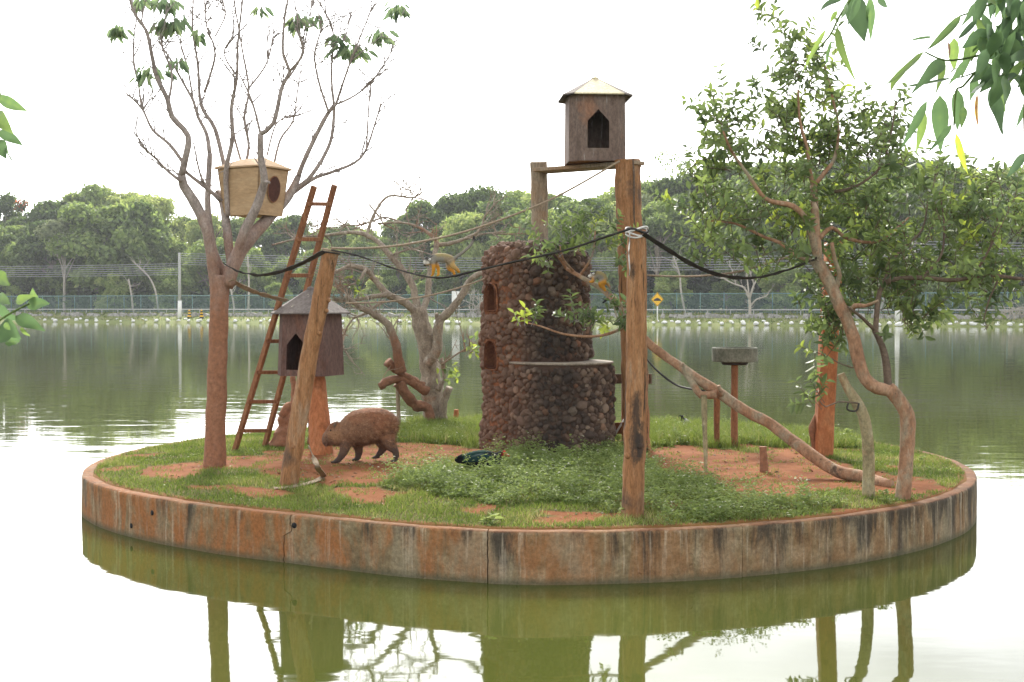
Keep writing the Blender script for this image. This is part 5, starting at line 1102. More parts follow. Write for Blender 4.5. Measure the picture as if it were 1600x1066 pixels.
# ================================================================== GRASS AND WEEDS
def scatter(N, keep, rho=.985):
    out = []
    while len(out) < N:
        a = random.uniform(0, 2 * math.pi); k = math.sqrt(random.random()) * rho; q_ = rim(a, .05); x, y = IC.x + (q_.x - IC.x) * k, IC.y + (q_.y - IC.y) * k
        if keep(x, y): out.append((x, y, gz(x, y)))
    return np.array(out)
random.seed(90)
def blades(name, P, Hh, w, tint, label, lean=.45):
    N = len(P); a = RNG.uniform(0, 2 * np.pi, N); s = np.stack([np.cos(a), np.sin(a), np.zeros(N)], 1); b = RNG.uniform(0, 2 * np.pi, N); ln = np.abs(RNG.normal(0, lean, N))
    d = np.stack([np.cos(b) * ln, np.sin(b) * ln, np.ones(N)], 1); Hh = np.asarray(Hh)[:, None]; w = np.broadcast_to(w, N)[:, None]
    mid = P + d * Hh * .5; tip = P + d * np.array([1.6, 1.6, .92]) * Hh
    V = np.stack([P - s * w, P + s * w, mid + s * w * .75, mid - s * w * .75, tip], 1).reshape(-1, 3); k = (np.arange(N) * 5)[:, None]
    return tag(np_mesh(name, V, k + np.array([[0, 1, 2, 3]]), k + np.array([[3, 2, 4]]), np.repeat(tint, 5), 'grass'), label, 'grass', kind='stuff')
def near_soft(x, y): return (not is_soil(x, y)) and random.random() < .35 + .65 * min(1, max(0, .6 + 1.3 * mnoise.noise(Vector((x * 2.3, y * 2.3, 50)))))
P = scatter(120000, near_soft)
pt = np.array([mnoise.noise(Vector((p[0] * 1.6, p[1] * 1.6, 8))) for p in P])
blades('grass', P, RNG.uniform(.018, .05, len(P)) * (1 + .5 * pt), .0032, np.clip(.45 + .6 * pt + RNG.normal(0, .2, len(P)), 0, 1), 'short green lawn grass covering the island')
# longer grass along the rear bank
def rear(x, y):
    px, py = topx(x, y, .45); return (y > 14.4 and not is_soil(x, y) and (640 < px < 760 or 1015 < px < 1345 or 560 < px < 640 and random.random() < .3))
P = scatter(26000, rear)
blades('grass', P, RNG.uniform(.05, .17, len(P)), .0038, np.clip(RNG.normal(.5, .22, len(P)), 0, .95), 'long bright grass along the rear bank of the island', .5)
# sparse blades straggling into the bare earth
P = scatter(7000, lambda x, y: is_soil(x, y) and mnoise.noise(Vector((x * 5, y * 5, 60))) > .12)
blades('grass', P, RNG.uniform(.012, .035, len(P)), .003, np.clip(RNG.normal(.6, .2, len(P)), 0, 1), 'thin straggling grass on the bare red earth', .7)
# weeds: little bushy herbs with pale leaves and seed heads
def weed_mass(name, N, keep, hmin, hmax, label, leafL=.026, nl=(10, 18), flower=.05):
    P = scatter(N, keep); pos, dr, nr, LL, ti = [], [], [], [], []
    for p in P:
        p = Vector(p); hh = random.uniform(hmin, hmax) * (.7 + 1.3 * max(-.42, mnoise.noise(Vector((p.x * 3.4, p.y * 3.4, 88))))); tone = .42 + .3 * mnoise.noise(Vector((p.x * 1.4, p.y * 1.4, 12))) + random.gauss(0, .1); ln = Vector((random.gauss(0, .3), random.gauss(0, .3), 1))
        for i in range(random.randint(*nl)):
            k = random.random() ** .7; q = p + ln * hh * k + Vector((random.gauss(0, .02), random.gauss(0, .02), 0)); a = random.uniform(0, 6.28)
            pos.append(q); dr.append((math.cos(a), math.sin(a), random.uniform(-.1, .8))); nr.append((random.gauss(0, .4), random.gauss(0, .4), 1)); LL.append(leafL * random.uniform(.6, 1.3)); ti.append(1.0 if (k > .9 and random.random() < flower * 1.6) else min(.96, max(0, tone + .25 * k - .1 + random.gauss(0, .1))))
    LL = np.array(LL); return tag(leaves(name, 'weed', None, np.array(pos), np.array(dr), np.array(nr), LL, LL * .55, np.array(ti)), label, 'weeds', kind='stuff')
weed_mass('weeds', 3700, lambda x, y: is_weed(x, y) and mnoise.noise(Vector((x * 2.6, y * 2.6, 44))) > -.32, .04, .24, 'bushy pale green weeds before the stone tower')
weed_mass('weeds', 900, lambda x, y: rear(x, y) , .04, .13, 'leafy weeds among the long rear grass', .03)
weed_mass('weeds', 450, lambda x, y: not is_soil(x, y) and not is_weed(x, y) and mnoise.noise(Vector((x * 2, y * 2, 5))) > .15, .02, .05, 'low scattered weeds in the lawn', .022, (5, 9))
# broad leaved plants one can pick out
def broad_plant(px, py, n_, L, hh, label, tone=.7):
    b_ = GP(px, py, .0); pos, dr, nr, ti = [], [], [], []
    for i in range(n_):
        a = random.uniform(0, 6.28); k = random.random(); pos.append(Vector((random.gauss(0, .02), random.gauss(0, .02), hh * k))); dr.append((math.cos(a), math.sin(a), random.uniform(.1, .9))); nr.append((random.gauss(0, .2), random.gauss(0, .2), 1)); ti.append(min(.95, max(0, random.gauss(tone, .12))))
    t = empty('broadleaf_plant', b_); tag(t, label, 'plant')
    mb = MB(); mb.tube([Vector((0, 0, -.02)), Vector((.005, 0, hh))], [.006, .003], 6); mb.build('stem', 'leafstem', t)
    Lr = L * RNG.uniform(.6, 1.2, n_); leaves('foliage', 'weed', t, np.array(pos), np.array(dr), np.array(nr), Lr, Lr * .6, np.array(ti))
surf('leafstem', [(.3, (.07, .12, .03)), (.7, (.12, .18, .05))], 8)
for px, py, n_, L, hh, lab, tn in ((880, 722, 40, .085, .16, 'broad leaved plant against the foot of the stone tower', .55), (765, 820, 22, .07, .06, 'bright green low plant at the front rim', .85), (800, 768, 26, .07, .08, 'bluish broad leaved plant amid the front weeds', .2), (1325, 690, 44, .07, .13, 'bright leafy plant behind the sawn trunk', .8), (978, 806, 24, .06, .06, 'bright leafy plant at the foot of the tall pole', .85), (1385, 786, 30, .05, .10, 'small yellow green plant between the two right trunks', .8), (965, 700, 30, .06, .14, 'leafy plant beside the plank frame', .7), (1440, 722, 30, .05, .05, 'low leafy plant on the right rear slope', .75)):
    broad_plant(px, py, n_, L, hh, lab, tn)
# litter: pale pebbles and fallen scraps
mb = MB()
for _ in range(90):
    px, py = random.choice([(random.uniform(250, 640), random.uniform(705, 760)), (random.uniform(1020, 1400), random.uniform(705, 770)), (random.uniform(560, 980), random.uniform(770, 815))]); p = GP(px, py, 0); r = random.uniform(.004, .011)
    mb.box(p + Vector((0, 0, r * .6)), (r * 2, r * 1.5, r), Matrix.Rotation(random.uniform(0, 3), 3, 'Z'), .7)
tag(mb.build('pebbles', 'ledge', smooth=False), 'pale scattered pebbles on the island soil', 'pebbles', kind='stuff')

P = scatter(420, lambda x, y: is_soil(x, y) or random.random() < .25, .96); N = len(P); a_ = RNG.uniform(0, 6.28, N); P[:, 2] += .006
surf('dead_leaf', [(.35, (.10, .06, .035)), (.55, (.22, .14, .08)), (.7, (.34, .25, .15))], 20)
tag(leaves('leaf_litter', 'dead_leaf', None, P, np.stack([np.cos(a_), np.sin(a_), RNG.normal(.05, .15, N)], 1), np.stack([RNG.normal(0, .3, N), RNG.normal(0, .3, N), np.ones(N)], 1), RNG.uniform(.02, .06, N), RNG.uniform(.012, .03, N), RNG.uniform(0, 1, N)), 'brown fallen leaves scattered on the island', 'leaf litter', kind='stuff')

# ================================================================== ANIMALS
def attr_mat(name, rough=.8, fur=60, spec=.2, sheen=0):
    m, n, l, b = new_mat(name); a = n.new('ShaderNodeAttribute'); a.attribute_name = 'coat'
    v = coords(n, l, 'Object', (1, 1, 1)); f = noise_n(n, l, v, fur, 4, .7); hsn = n.new('ShaderNodeHueSaturation'); l.new(a.outputs['Color'], hsn.inputs['Color'])
    l.new(math_n(n, l, 'ADD', math_n(n, l, 'MULTIPLY', f, .9), .55), hsn.inputs['Value']); l.new(hsn.outputs[0], b.inputs['Base Color']); b.inputs['Roughness'].default_value = rough; b.inputs['Specular IOR Level'].default_value = spec
    bump_n(n, l, f, .6, .008, b)
attr_mat('capy_coat'); attr_mat('monkey_coat', fur=120); attr_mat('duck_plumage', .85, 50, .08)
def body_mesh(name, pieces, voxel, mat, parent, colours, smooth=6):
    """pieces: list of tubes [(points, radii[, squash])]; fused into one continuous skin and coloured by the nearest key"""
    mb = MB()
    for pc in pieces:
        mb.tube(pc[0], pc[1], 14, voxel * 1.5, 0, squash=pc[2] if len(pc) > 2 else 1)
    o = mb.build(name, mat, None); rm = o.modifiers.new('r', 'REMESH'); rm.mode = 'VOXEL'; rm.voxel_size = voxel; sm = o.modifiers.new('s', 'SMOOTH'); sm.factor = .5; sm.iterations = smooth
    dg = bpy.context.evaluated_depsgraph_get(); dg.update(); me = bpy.data.meshes.new_from_object(o.evaluated_get(dg)); old = o.data; o.modifiers.clear(); o.data = me; bpy.data.meshes.remove(old)
    if not me.materials: me.materials.append(MAT[mat])
    co = np.empty(len(me.vertices) * 3, np.float32); me.vertices.foreach_get('co', co); co = co.reshape(-1, 3)
    K = np.array([list(k[0]) for k in colours]); Cc = np.array([list(k[1]) for k in colours]); rd = np.array([k[2] if len(k) > 2 else 1 for k in colours])
    dist = np.linalg.norm(co[:, None] - K[None], axis=2) / rd[None]; w = 1 / (dist + 1e-4) ** 6; w /= w.sum(1, keepdims=True); col = w @ Cc
    at = me.attributes.new('coat', 'FLOAT_COLOR', 'POINT'); at.data.foreach_set('color', np.concatenate([col, np.ones((len(col), 1))], 1).astype(np.float32).ravel())
    me.polygons.foreach_set('use_smooth', [True] * len(me.polygons)); o.parent = parent; return o
def ball(mb, c, r, seg=10):
    mb.lathe([(r * math.sin(a) if 0 < a < math.pi else r * .02, -r * math.cos(a)) for a in np.linspace(.05, math.pi - .05, 8)], c, seg)

# capybara, walking to the left with lowered head
cb = GP(568, 721, .0); d = cb.y; k = S(d); t = empty('capybara', cb); tag(t, 'brown capybara walking with lowered head on the red earth', 'capybara')
def C(px, py, y=0): return Vector(((px - 568) * k, y, (721 - py) * k))
secs = [(511, 684, 8, 7), (514, 683, 14, 10), (520, 681, 17.5, 12.5), (528, 679, 19.5, 14), (537, 678, 22, 15.5), (547, 674, 26, 19), (558, 669, 30.5, 24), (570, 667, 32, 27), (582, 664.5, 30.5, 28), (594, 663, 27.5, 27), (605, 665, 23.5, 23), (613, 669, 17.5, 17), (618, 672, 10, 10), (620, 673, 4, 4)]
mbp = []
P = [C(x, y) for x, y, h_, w_ in secs]
bodyt = (P, [h_ * k for x, y, h_, w_ in secs], .82)
legs = []
for pts, yy, rr in (([(543, 690), (539, 704), (533, 714), (528, 719)], -.085, (10, 7, 5, 4.6)), ([(556, 690), (559, 704), (558.5, 713), (557, 718)], .075, (10, 7, 5.2, 4.6)), ([(590, 684), (598, 698), (594, 707), (589, 714)], .085, (12, 8.5, 5.2, 4.4)), ([(606, 682), (611, 694), (619, 703), (621, 714)], -.09, (14, 9.5, 5.6, 4.6))):
    legs.append(([C(x, y, yy * (1.1 if i else .8)) for i, (x, y) in enumerate(pts)], [r_ * k for r_ in rr]))
feet = []
for x, y, yy in ((528, 719, -.094), (557, 718.5, .083), (589, 715, .094), (621, 717, -.099)):
    for s_ in (-1, 0, 1): feet.append(([C(x + 1.5, y, yy), C(x - 4, y + 1.2, yy + s_ * .012), C(x - 9, y + 2.0, yy + s_ * .026)], [3.4 * k, 2.6 * k, 1.5 * k]))
snout = [([C(519, 678, 0), C(513, 683, 0), C(511.5, 691, 0), C(514, 695, 0)], [11 * k, 10 * k, 8 * k, 5 * k]), ([C(530, 664, 0), C(521, 668, 0), C(515, 677, 0)], [6 * k, 8 * k, 8 * k])]
brown, dk_, tan_ = (.215, .098, .05), (.105, .062, .042), (.25, .135, .07)
keys = [(C(580, 640), (.26, .105, .05)), (C(560, 650, -.1), brown), (C(600, 655, -.12), (.235, .095, .047)), (C(570, 672, -.17), (.17, .09, .052)), (C(545, 670, -.1), (.19, .105, .06)), (C(570, 695), (.12, .065, .04)), (C(610, 675, -.1), brown), (C(525, 676, -.08), tan_), (C(513, 685), (.19, .115, .075)), (C(512, 694), (.09, .06, .05)), (C(520, 668), brown)]
for pts, rr in legs: keys += [(pts[1], dk_), (pts[2], (.075, .05, .04)), (pts[3], (.06, .045, .038))]
keys += [(f[0][2], (.05, .04, .035)) for f in feet]
body_mesh('body', [bodyt] + legs + feet + snout, .0095, 'capy_coat', t, keys, 7)
for yy in (-.058, .058):
    mb = MB(); mb.tube([C(525, 667, yy * .8), C(524.5, 662.5, yy * 1.05), C(526, 659.5, yy * 1.1)], [.018, .02, .008], 10, None, .1, squash=.5); mb.build('ear', 'bark_dark', t)
    mb = MB(); ball(mb, C(518.5, 672, yy * 1.10), .012); mb.build('eye', 'sign_black', t); mb = MB(); mb.tube([C(511.2, 688, yy * .35), C(510.4, 689.5, yy * .4)], [.006, .004], 8); mb.build('nostril', 'sign_black', t)
mb = MB(); mb.tube([C(509.8, 693, -.035), C(509.2, 695, 0), C(509.8, 693, .035)], .004, 6); mb.build('mouth', 'sign_black', t)
# coarse fur strands over the body
me = [c_ for c_ in t.children if c_.name.startswith('body')][0].data; nv = len(me.vertices); co = np.empty(nv * 3, np.float32); me.vertices.foreach_get('co', co); co = co.reshape(-1, 3); no = np.empty(nv * 3, np.float32); me.vertices.foreach_get('normal', no); no = no.reshape(-1, 3)
sel = np.where(co[:, 2] > 24 * k)[0]; sel = RNG.choice(sel, 9000); Pn = co[sel] + RNG.normal(0, .004, (9000, 3)); dn = no[sel] * .45 + np.array([.75, 0, -.45]) + RNG.normal(0, .22, (9000, 3)); dn = unit(dn); sn = unit(np.cross(dn, no[sel] + 1e-3))
L_ = RNG.uniform(.018, .042, 9000)[:, None]; V = np.stack([Pn - sn * .0022, Pn + sn * .0022, Pn + dn * L_], 1).reshape(-1, 3); fi = (np.arange(9000) * 3)[:, None] + np.array([[0, 1, 2]])
surf('fur_strand', [(.36, (.07, .036, .022)), (.5, (.19, .088, .044)), (.64, (.36, .20, .11))], 26)
tag(np_mesh('fur', V, None, fi, None, 'fur_strand', t), kind='stuff')

# squirrel monkeys
ORG, OLV, GRY, WHT, BLK = (.52, .24, .03), (.25, .20, .085), (.19, .175, .145), (.62, .58, .52), (.02, .018, .018)
mo = W(692, 432, 10.52); k = S(10.52); t = empty('squirrel_monkey', mo); tag(t, 'squirrel monkey walking on all fours along the dark strap', 'monkey')
def C(px, py, y=0): return Vector(((px - 692) * k, y, (432 - py) * k))
pieces = [([C(673, 408), C(680, 404), (C(688, 403)), C(697, 404), C(705, 407), C(709, 411)], [6 * k, 7.5 * k, 8.2 * k, 8 * k, 7.4 * k, 4 * k], .85), ([C(674, 409), C(669, 410)], [5.5 * k, 5.5 * k]), ([C(671, 404), C(667, 409), C(666, 414)], [5.5 * k, 6 * k, 4 * k]), ([C(666, 412), C(663.5, 416)], [3.2 * k, 2.2 * k]),
          ([C(677, 408, -.03), C(678, 418, -.035), C(677, 426, -.02), C(676.5, 430, -.005)], [4.2 * k, 3 * k, 2.2 * k, 2 * k]), ([C(679, 408, .03), C(684, 418, .035), C(685, 426, .02), C(685, 430, .006)], [4.2 * k, 3 * k, 2.2 * k, 2 * k]),
          ([C(704, 408, -.03), C(708, 416, -.036), C(714, 421, -.02), C(717, 425, -.005)], [6 * k, 4.4 * k, 2.8 * k, 2 * k]), ([C(702, 408, .03), C(701, 418, .036), C(708, 424, .02), C(710, 428, .006)], [6 * k, 4.4 * k, 2.6 * k, 2 * k]),
          ([C(707, 407), C(714, 401), C(724, 394), C(733, 386), C(739, 377), C(741, 369)], [3.2 * k, 2.6 * k, 2.5 * k, 2.5 * k, 2.5 * k, 1.6 * k])]
for x, y, s_ in ((676, 431, -.004), (685, 431, .006), (718, 426, -.004), (711, 429, .006)):
    for q in (-1, 0, 1): pieces.append(([C(x + 1, y - 1, s_), C(x - 3.5, y + .2, s_ + q * .005)], [1.6 * k, .9 * k]))
keys = [(C(688, 397), OLV), (C(700, 399), OLV), (C(690, 410, -.04), GRY), (C(700, 408, -.04), (.22, .17, .11)), (C(676, 407, -.03), GRY), (C(690, 412), WHT, .8), (C(668, 401), BLK, 1.0), (C(672, 402), BLK, .9), (C(664, 405), BLK, .6), (C(664, 409, -.012), WHT, .45), (C(664, 409, .012), WHT, .45), (C(669, 411, -.03), WHT, .35), (C(662, 416), BLK, .5), (C(671, 414), (.4, .33, .2), .5), (C(678, 420, -.03), ORG), (C(676.5, 428), ORG), (C(684, 421, .03), ORG), (C(685, 428), ORG), (C(709, 417, -.035), (.42, .27, .10)), (C(715, 423), ORG), (C(709, 425), ORG), (C(716, 400), GRY), (C(735, 385), GRY), (C(741, 369), BLK, .7)]
body_mesh('body', pieces, .0052, 'monkey_coat', t, keys, 4)
for s_ in (-1, 1):
    mb = MB(); mb.tube([C(671.5, 406.5, s_ * .026), C(673, 405, s_ * .036)], [.011, .007], 8); mb.build('ear', 'rope_white', t); mb = MB(); ball(mb, C(662.8, 409.5, s_ * .011), .0045); mb.build('eye', 'sign_black', t)
mo = W(938, 449, 13.16); k = S(13.16); t = empty('squirrel_monkey', mo); tag(t, 'squirrel monkey crouching on the slanting branch beside the tower', 'monkey')
def C(px, py, y=0): return Vector(((px - 938) * k, y, (449 - py) * k))
pieces = [([C(945, 440), C(941, 434), C(934, 430), C(927, 431)], [6.5 * k, 8 * k, 7.5 * k, 5 * k], .85), ([C(928, 430), C(922, 430)], [5.6 * k, 5 * k]), ([C(922, 431), C(919, 434)], [3.2 * k, 2 * k]), ([C(945, 440, -.03), C(938, 442, -.05), (C(942, 449, -.03)), C(946, 455, -.02)], [6 * k, 4.5 * k, 3 * k, 2.2 * k]), ([C(945, 440, .03), C(939, 442, .05), C(940, 450, .03)], [6 * k, 4.5 * k, 2.5 * k]), ([C(929, 433, -.03), C(927, 439, -.03), C(923, 441, -.01)], [3.5 * k, 2.6 * k, 1.8 * k]), ([C(929, 433, .03), C(926, 440, .03), C(921, 440, .01)], [3.5 * k, 2.6 * k, 1.8 * k]), ([C(948, 442), C(953, 450), C(951, 462), C(946, 470), C(941, 474)], [2.6 * k, 2.2 * k, 2.2 * k, 2 * k, 1.2 * k])]
keys = [(C(938, 428), OLV), (C(945, 436), OLV), (C(936, 436, -.05), GRY), (C(925, 425), BLK, .9), (C(921, 430), WHT, .8), (C(918, 434), BLK, .5), (C(940, 444, -.05), ORG), (C(945, 453, -.02), ORG), (C(924, 440), ORG), (C(952, 455), GRY), (C(941, 474), BLK)]
body_mesh('body', pieces, .0065, 'monkey_coat', t, keys, 4)
for s_ in (-1, 1):
    mb = MB(); mb.tube([C(926.5, 428.5, s_ * .03), C(928, 427, s_ * .04)], [.012, .008], 8); mb.build('ear', 'rope_white', t); mb = MB(); ball(mb, C(917.6, 430.5, s_ * .012), .005); mb.build('eye', 'sign_black', t)

# muscovy duck resting in the grass
mo = GP(752, 735, .0); d = mo.y; k = S(d); t = empty('duck', mo); tag(t, 'black green duck with red face resting in the weeds', 'duck')
def C(px, py, y=0): return Vector(((px - 752) * k, y, (737 - py) * k))
pieces = [([C(710, 721), C(717, 720.5), C(727, 719.5), C(740, 719), C(753, 719), C(766, 720), C(776, 720.5), C(782, 719)], [1.5 * k, 4.5 * k, 8.5 * k, 12.5 * k, 14 * k, 13.5 * k, 10 * k, 5 * k], 1.05), ([C(774, 718), C(779, 714), C(783, 711), C(787, 710)], [8 * k, 6 * k, 5 * k, 5 * k]), ([C(786, 709.5), C(789, 711)], [5 * k, 4 * k]), ([C(712, 721, 0), C(724, 719, 0)], [3 * k, 6 * k], 2.0)]
GRN, INK = (.010, .035, .03), (.012, .012, .018)
keys = [(C(740, 707), GRN), (C(755, 706), GRN), (C(735, 712, -.05), GRN), (C(750, 722, -.09), INK), (C(765, 715, -.08), INK), (C(775, 722), INK), (C(715, 720), INK), (C(781, 706), INK, .8), (C(788.5, 709.5), (.5, .03, .025), .55), (C(790, 713), (.45, .04, .03), .4), (C(778, 711, -.04), (.5, .5, .5), .13), (C(746, 721, -.095), (.55, .55, .55), .07), (C(722, 717, -.03), (.55, .55, .55), .09), (C(773, 727, -.05), (.4, .4, .4), .07)]
body_mesh('body', pieces, .0075, 'duck_plumage', t, keys, 5)
mb = MB(); mb.tube([C(789, 711), C(793, 713.5), C(796.5, 715)], [.017, .013, .008], 10, squash=1.3); mb.build('bill', 'red_post', t)
for s_ in (-1, 1):
    mb = MB(); mb.tube([C(770, 715, s_ * .07), C(752, 715, s_ * .098), C(734, 719, s_ * .075), C(722, 722, s_ * .03)], [.02, .045, .035, .008], 12, None, squash=.45); o = mb.build('wing', 'duck_plumage', t)
    a = o.data.attributes.new('coat', 'FLOAT_COLOR', 'POINT'); a.data.foreach_set('color', np.tile([.010, .03, .03, 1], len(o.data.vertices)).astype(np.float32)); mb = MB(); ball(mb, C(788, 708.5, s_ * .028), .005); mb.build('eye', 'sign_black', t)
# small pied bird on the rear bank
mo = GP(1069, 668, .0); d = mo.y; k = S(d); t = empty('small_bird', mo); tag(t, 'small black and white bird on the rear bank near the feeder', 'bird')
def C(px, py, y=0): return Vector(((px - 1069) * k, y, (670 - py) * k))
pieces = [([C(1080, 662), C(1075, 662), C(1070, 660), C(1066, 659)], [1.2 * k, 4 * k, 5 * k, 3.5 * k]), ([C(1067, 660), C(1066, 655), C(1066, 651)], [3.4 * k, 2.2 * k, 2.6 * k]), ([C(1070, 663, -.012), C(1070, 670, -.012)], [1 * k, .8 * k]), ([C(1072, 663, .012), C(1072, 670, .012)], [1 * k, .8 * k])]
body_mesh('body', pieces, .0065, 'duck_plumage', t, [(C(1075, 659), (.4, .4, .4)), (C(1069, 663), (.7, .7, .68)), (C(1066, 656), INK), (C(1066, 650), INK), (C(1069, 652), (.6, .6, .6), .6), (C(1071, 668), INK)], 3)
mb = MB(); mb.tube([C(1064, 651), C(1060, 652)], [.008, .003], 8); mb.build('bill', 'sign_black', t)

# ================================================================== NEAR LEAVES AT THE FRAME EDGES
def leaf_obj(A, B, wpx, d, tone, parent, o, rs):
    """one blade-shaped leaf from A to B (photo pixels at depth d), curved, with a midrib crease and thickness"""
    d2 = d + rs.uniform(-.08, .08); P0, P1 = W(A[0], A[1], d) - o, W(B[0], B[1], d2) - o; ax = P1 - P0; L = ax.length; ax.normalize(); vn = Vector((rs.gauss(0, .35), -1, rs.gauss(.15, .3))); sd = ax.cross(vn).normalized(); up = sd.cross(ax); w = wpx * S(d) / 2
    vs_, fs, tt = [], [], []; n_ = 9; bend = rs.uniform(-.07, .10) * L
    for i in range(n_):
        t_ = i / (n_ - 1); wd = w * (math.sin(math.pi * min(1, t_ * 1.02) ** .72) ** .85 if 0 < t_ < 1 else .04) * (1 - .25 * t_); c = P0 + ax * L * t_ + up * bend * 4 * t_ * (1 - t_) + sd * bend * .5 * math.sin(t_ * 3)
        for s_, hgt in ((-1, .22), (-.5, .07), (0, 0), (.5, .07), (1, .22)): vs_.append(c + sd * wd * s_ + up * wd * hgt + up * .006 * math.sin(t_ * 9 + s_ * 2) * w * 20 * abs(s_)); tt.append(min(1, max(0, tone + (.05 if s_ == 0 else 0) + .03 * math.sin(t_ * 20) + rs.gauss(0, .015))))
    for i in range(n_ - 1):
        for j in range(4): a = i * 5 + j; fs.append((a, a + 1, a + 6, a + 5))
    ob = np_mesh('leaf', vs_, fs, None, tt, 'leaf_front', parent, True); return ob
rs = random.Random(120)
d = 2.3; o_ = W(1600, 60, d); t = empty('near_leafy_branch', o_); tag(t, 'out of reach drooping branch of long leaves in the upper right corner', 'branch')
K = 3.553
RL = [((1250, 85), (1050, 285), 50, .45), ((1040, 290), (820, 480), 50, .55), ((1090, 205), (950, 230), 18, .3), ((950, 380), (860, 520), 40, .62), ((1160, 340), (975, 525), 80, .2), ((1190, 435), (910, 485), 30, .3), ((1210, 210), (1215, 400), 60, .6), ((1320, 170), (1250, 440), 55, .5), ((1060, 560), (910, 835), 50, .3), ((1050, 620), (1000, 855), 50, .6), ((1130, 530), (1135, 850), 95, .35), ((1230, 500), (1225, 730), 75, .3), ((1200, 690), (1065, 850), 40, .3), ((1265, 590), (1250, 715), 45, .45), ((1220, 740), (1290, 970), 40, .76), ((1340, 520), (1350, 725), 22, .97), ((1420, 480), (1480, 745), 95, .15), ((1600, 560), (1525, 750), 45, .15), ((1590, 340), (1470, 500), 55, .5), ((1380, 200), (1370, 330), 65, .3), ((1470, 130), (1440, 315), 55, .35), ((1605, 850), (1500, 990), 50, .1), ((1330, 20), (1250, 150), 45, .3), ((1540, 190), (1605, 310), 55, .35), ((1480, 290), (1510, 430), 70, .25), ((1400, 350), (1425, 510), 60, .3), ((1290, 330), (1180, 470), 55, .35), ((1160, 330), (1110, 520), 45, .55), ((1250, 400), (1170, 440), 40, .4), ((1330, 430), (1300, 560), 55, .3), ((1380, 460), (1300, 520), 50, .3), ((1180, 230), (1185, 320), 14, 1)]
for _ in range(90): 
    y = rs.uniform(-120, 430); x = rs.uniform(1330 + max(0, y - 150) * .4, 1680); a = rs.gauss(1.7, .6); L = rs.uniform(120, 230); RL.append(((x, y), (x + math.cos(a) * L, y + math.sin(a) * L), rs.uniform(40, 80), rs.uniform(.05, .6)))
for A, B, w_, tn in RL: leaf_obj((1150 + A[0] / K, A[1] / K), (1150 + B[0] / K, B[1] / K), w_ * 1.08 / K, d + rs.uniform(-.12, .12), tn, t, o_, rs)
mb = MB()
for pts in ([(1700, 0), (1580, 130), (1440, 280), (1330, 400), (1190, 440)], [(1640, 300), (1480, 420), (1380, 470)], [(1650, -60), (1420, 20), (1330, 60), (1240, 90)], [(1440, 280), (1300, 320), (1160, 335), (1050, 290)], [(1330, 400), (1260, 480), (1220, 510), (1210, 700)], [(1700, 500), (1610, 560), (1600, 700), (1605, 850)]):
    mb.tube([W(1150 + x / K, y / K, d) - o_ for x, y in pts], [.0024 - .0003 * i for i in range(len(pts))], 7)
mb.build('stem', 'leafstem', t)
d = 2.6; o_ = W(1330, -10, d); t = empty('near_leafy_branch', o_); tag(t, 'short leafy twig with pale hanging leaf at the top edge', 'branch')
for A, B, w_, tn in [((560, 150), (675, 465), 48, .62), ((530, 230), (500, 365), 26, .4), ((640, -20), (715, 235), 135, .25), ((740, -20), (750, 228), 60, .4), ((600, -10), (460, 72), 42, .15), ((500, 160), (365, 410), 30, .66), ((690, -30), (620, 140), 60, .3), ((780, -20), (845, 45), 40, .15), ((560, 60), (520, 130), 30, .6), ((620, 20), (580, 110), 40, .4)]:
    leaf_obj((1150 + A[0] / K, A[1] / K), (1150 + B[0] / K, B[1] / K), w_ / K, d + rs.uniform(-.08, .08), tn, t, o_, rs)
mb = MB(); mb.tube([W(1150 + x / K, y / K, d) - o_ for x, y in ((680, -80), (640, -10), (570, 100), (520, 200), (430, 300), (370, 400), (350, 500))], [.0025, .0024, .0022, .002, .0018, .0015, .0012], 7); mb.build('stem', 'leafstem', t)
d = 3.0; K = 2.423; o_ = W(-10, 200, d); t = empty('near_leafy_branch', o_); tag(t, 'rounded leaves of a near twig at the upper left edge', 'branch')
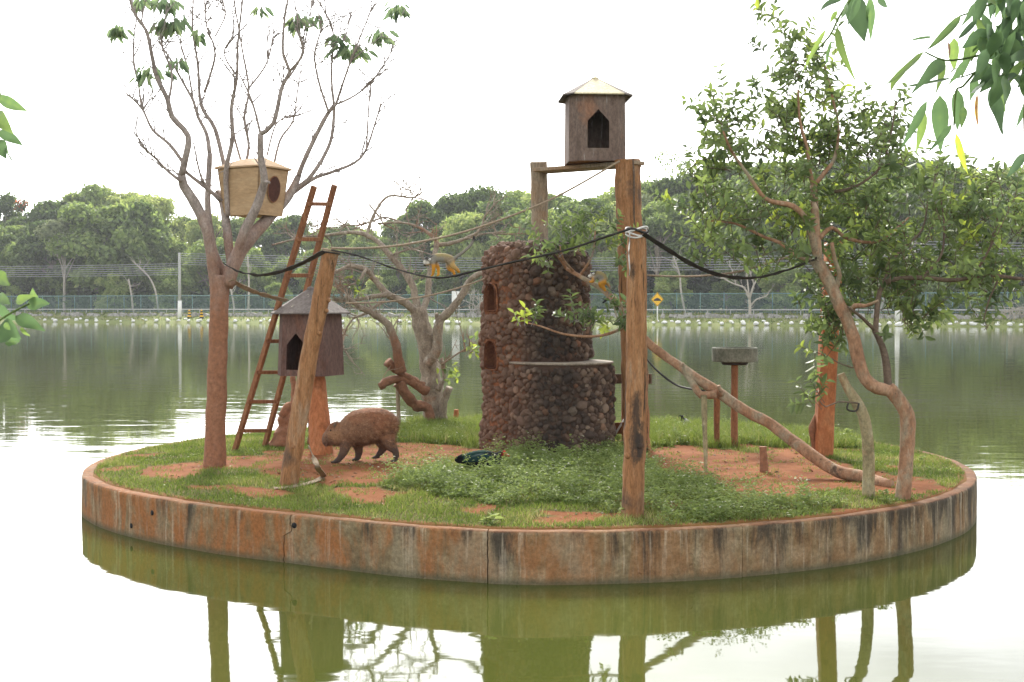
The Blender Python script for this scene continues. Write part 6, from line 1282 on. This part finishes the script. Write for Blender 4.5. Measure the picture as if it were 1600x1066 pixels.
for A, B, w_, tn in [((-10, 75), (105, 130), 50, .45), ((-20, 135), (52, 215), 70, .6), ((-10, 205), (88, 262), 45, .3), ((-20, 240), (25, 310), 70, .3), ((25, 262), (72, 335), 50, .45), ((-10, 60), (20, 90), 30, .3)]:
    leaf_obj((A[0] / K, 120 + A[1] / K), (B[0] / K, 120 + B[1] / K), w_ / K, d + rs.uniform(-.06, .06), tn, t, o_, rs)
mb = MB(); mb.tube([W(x / K, 120 + y / K, d) - o_ for x, y in ((-80, 330), (-30, 240), (-10, 140), (0, 60))], .0025, 7); mb.build('stem', 'leafstem', t)
o_ = W(-10, 480, d); t = empty('near_leafy_branch', o_); tag(t, 'curled grey green leaves of a near twig at the lower left edge', 'branch')
for A, B, w_, tn in [((-20, 745), (38, 790), 60, .55), ((60, 850), (135, 825), 40, .6), ((100, 862), (188, 858), 55, .4), ((130, 840), (122, 800), 34, .5), ((-10, 860), (85, 925), 80, .3), ((60, 905), (172, 962), 60, .38), ((-10, 950), (80, 990), 110, .35), ((40, 990), (60, 1015), 60, .4), ((80, 950), (115, 985), 30, .6), ((-10, 830), (40, 860), 50, .45), ((20, 930), (40, 960), 30, .5)]:
    leaf_obj((A[0] / K, 120 + A[1] / K), (B[0] / K, 120 + B[1] / K), w_ / K, d + rs.uniform(-.08, .08), tn, t, o_, rs)
mb = MB(); mb.tube([W(x / K, 120 + y / K, d) - o_ for x, y in ((-80, 1000), (-10, 930), (50, 890), (110, 860))], .0025, 7); mb.build('stem', 'leafstem', t)

# ================================================================== HAZE
m = bpy.data.materials.new('haze_air'); m.use_nodes = True; MAT['haze_air'] = m; n = m.node_tree.nodes; n.clear(); ou = n.new('ShaderNodeOutputMaterial'); pv = n.new('ShaderNodeVolumePrincipled')
pv.inputs['Color'].default_value = (.93, .96, 1, 1); pv.inputs['Density'].default_value = .00028; pv.inputs['Anisotropy'].default_value = .2; m.node_tree.links.new(pv.outputs[0], ou.inputs['Volume'])
mb = MB(); mb.box((0, 150, 14), (860, 860, 32)); tag(mb.build('haze', 'haze_air', smooth=False), 'thin pale haze over the lake and wood', 'haze', kind='stuff')
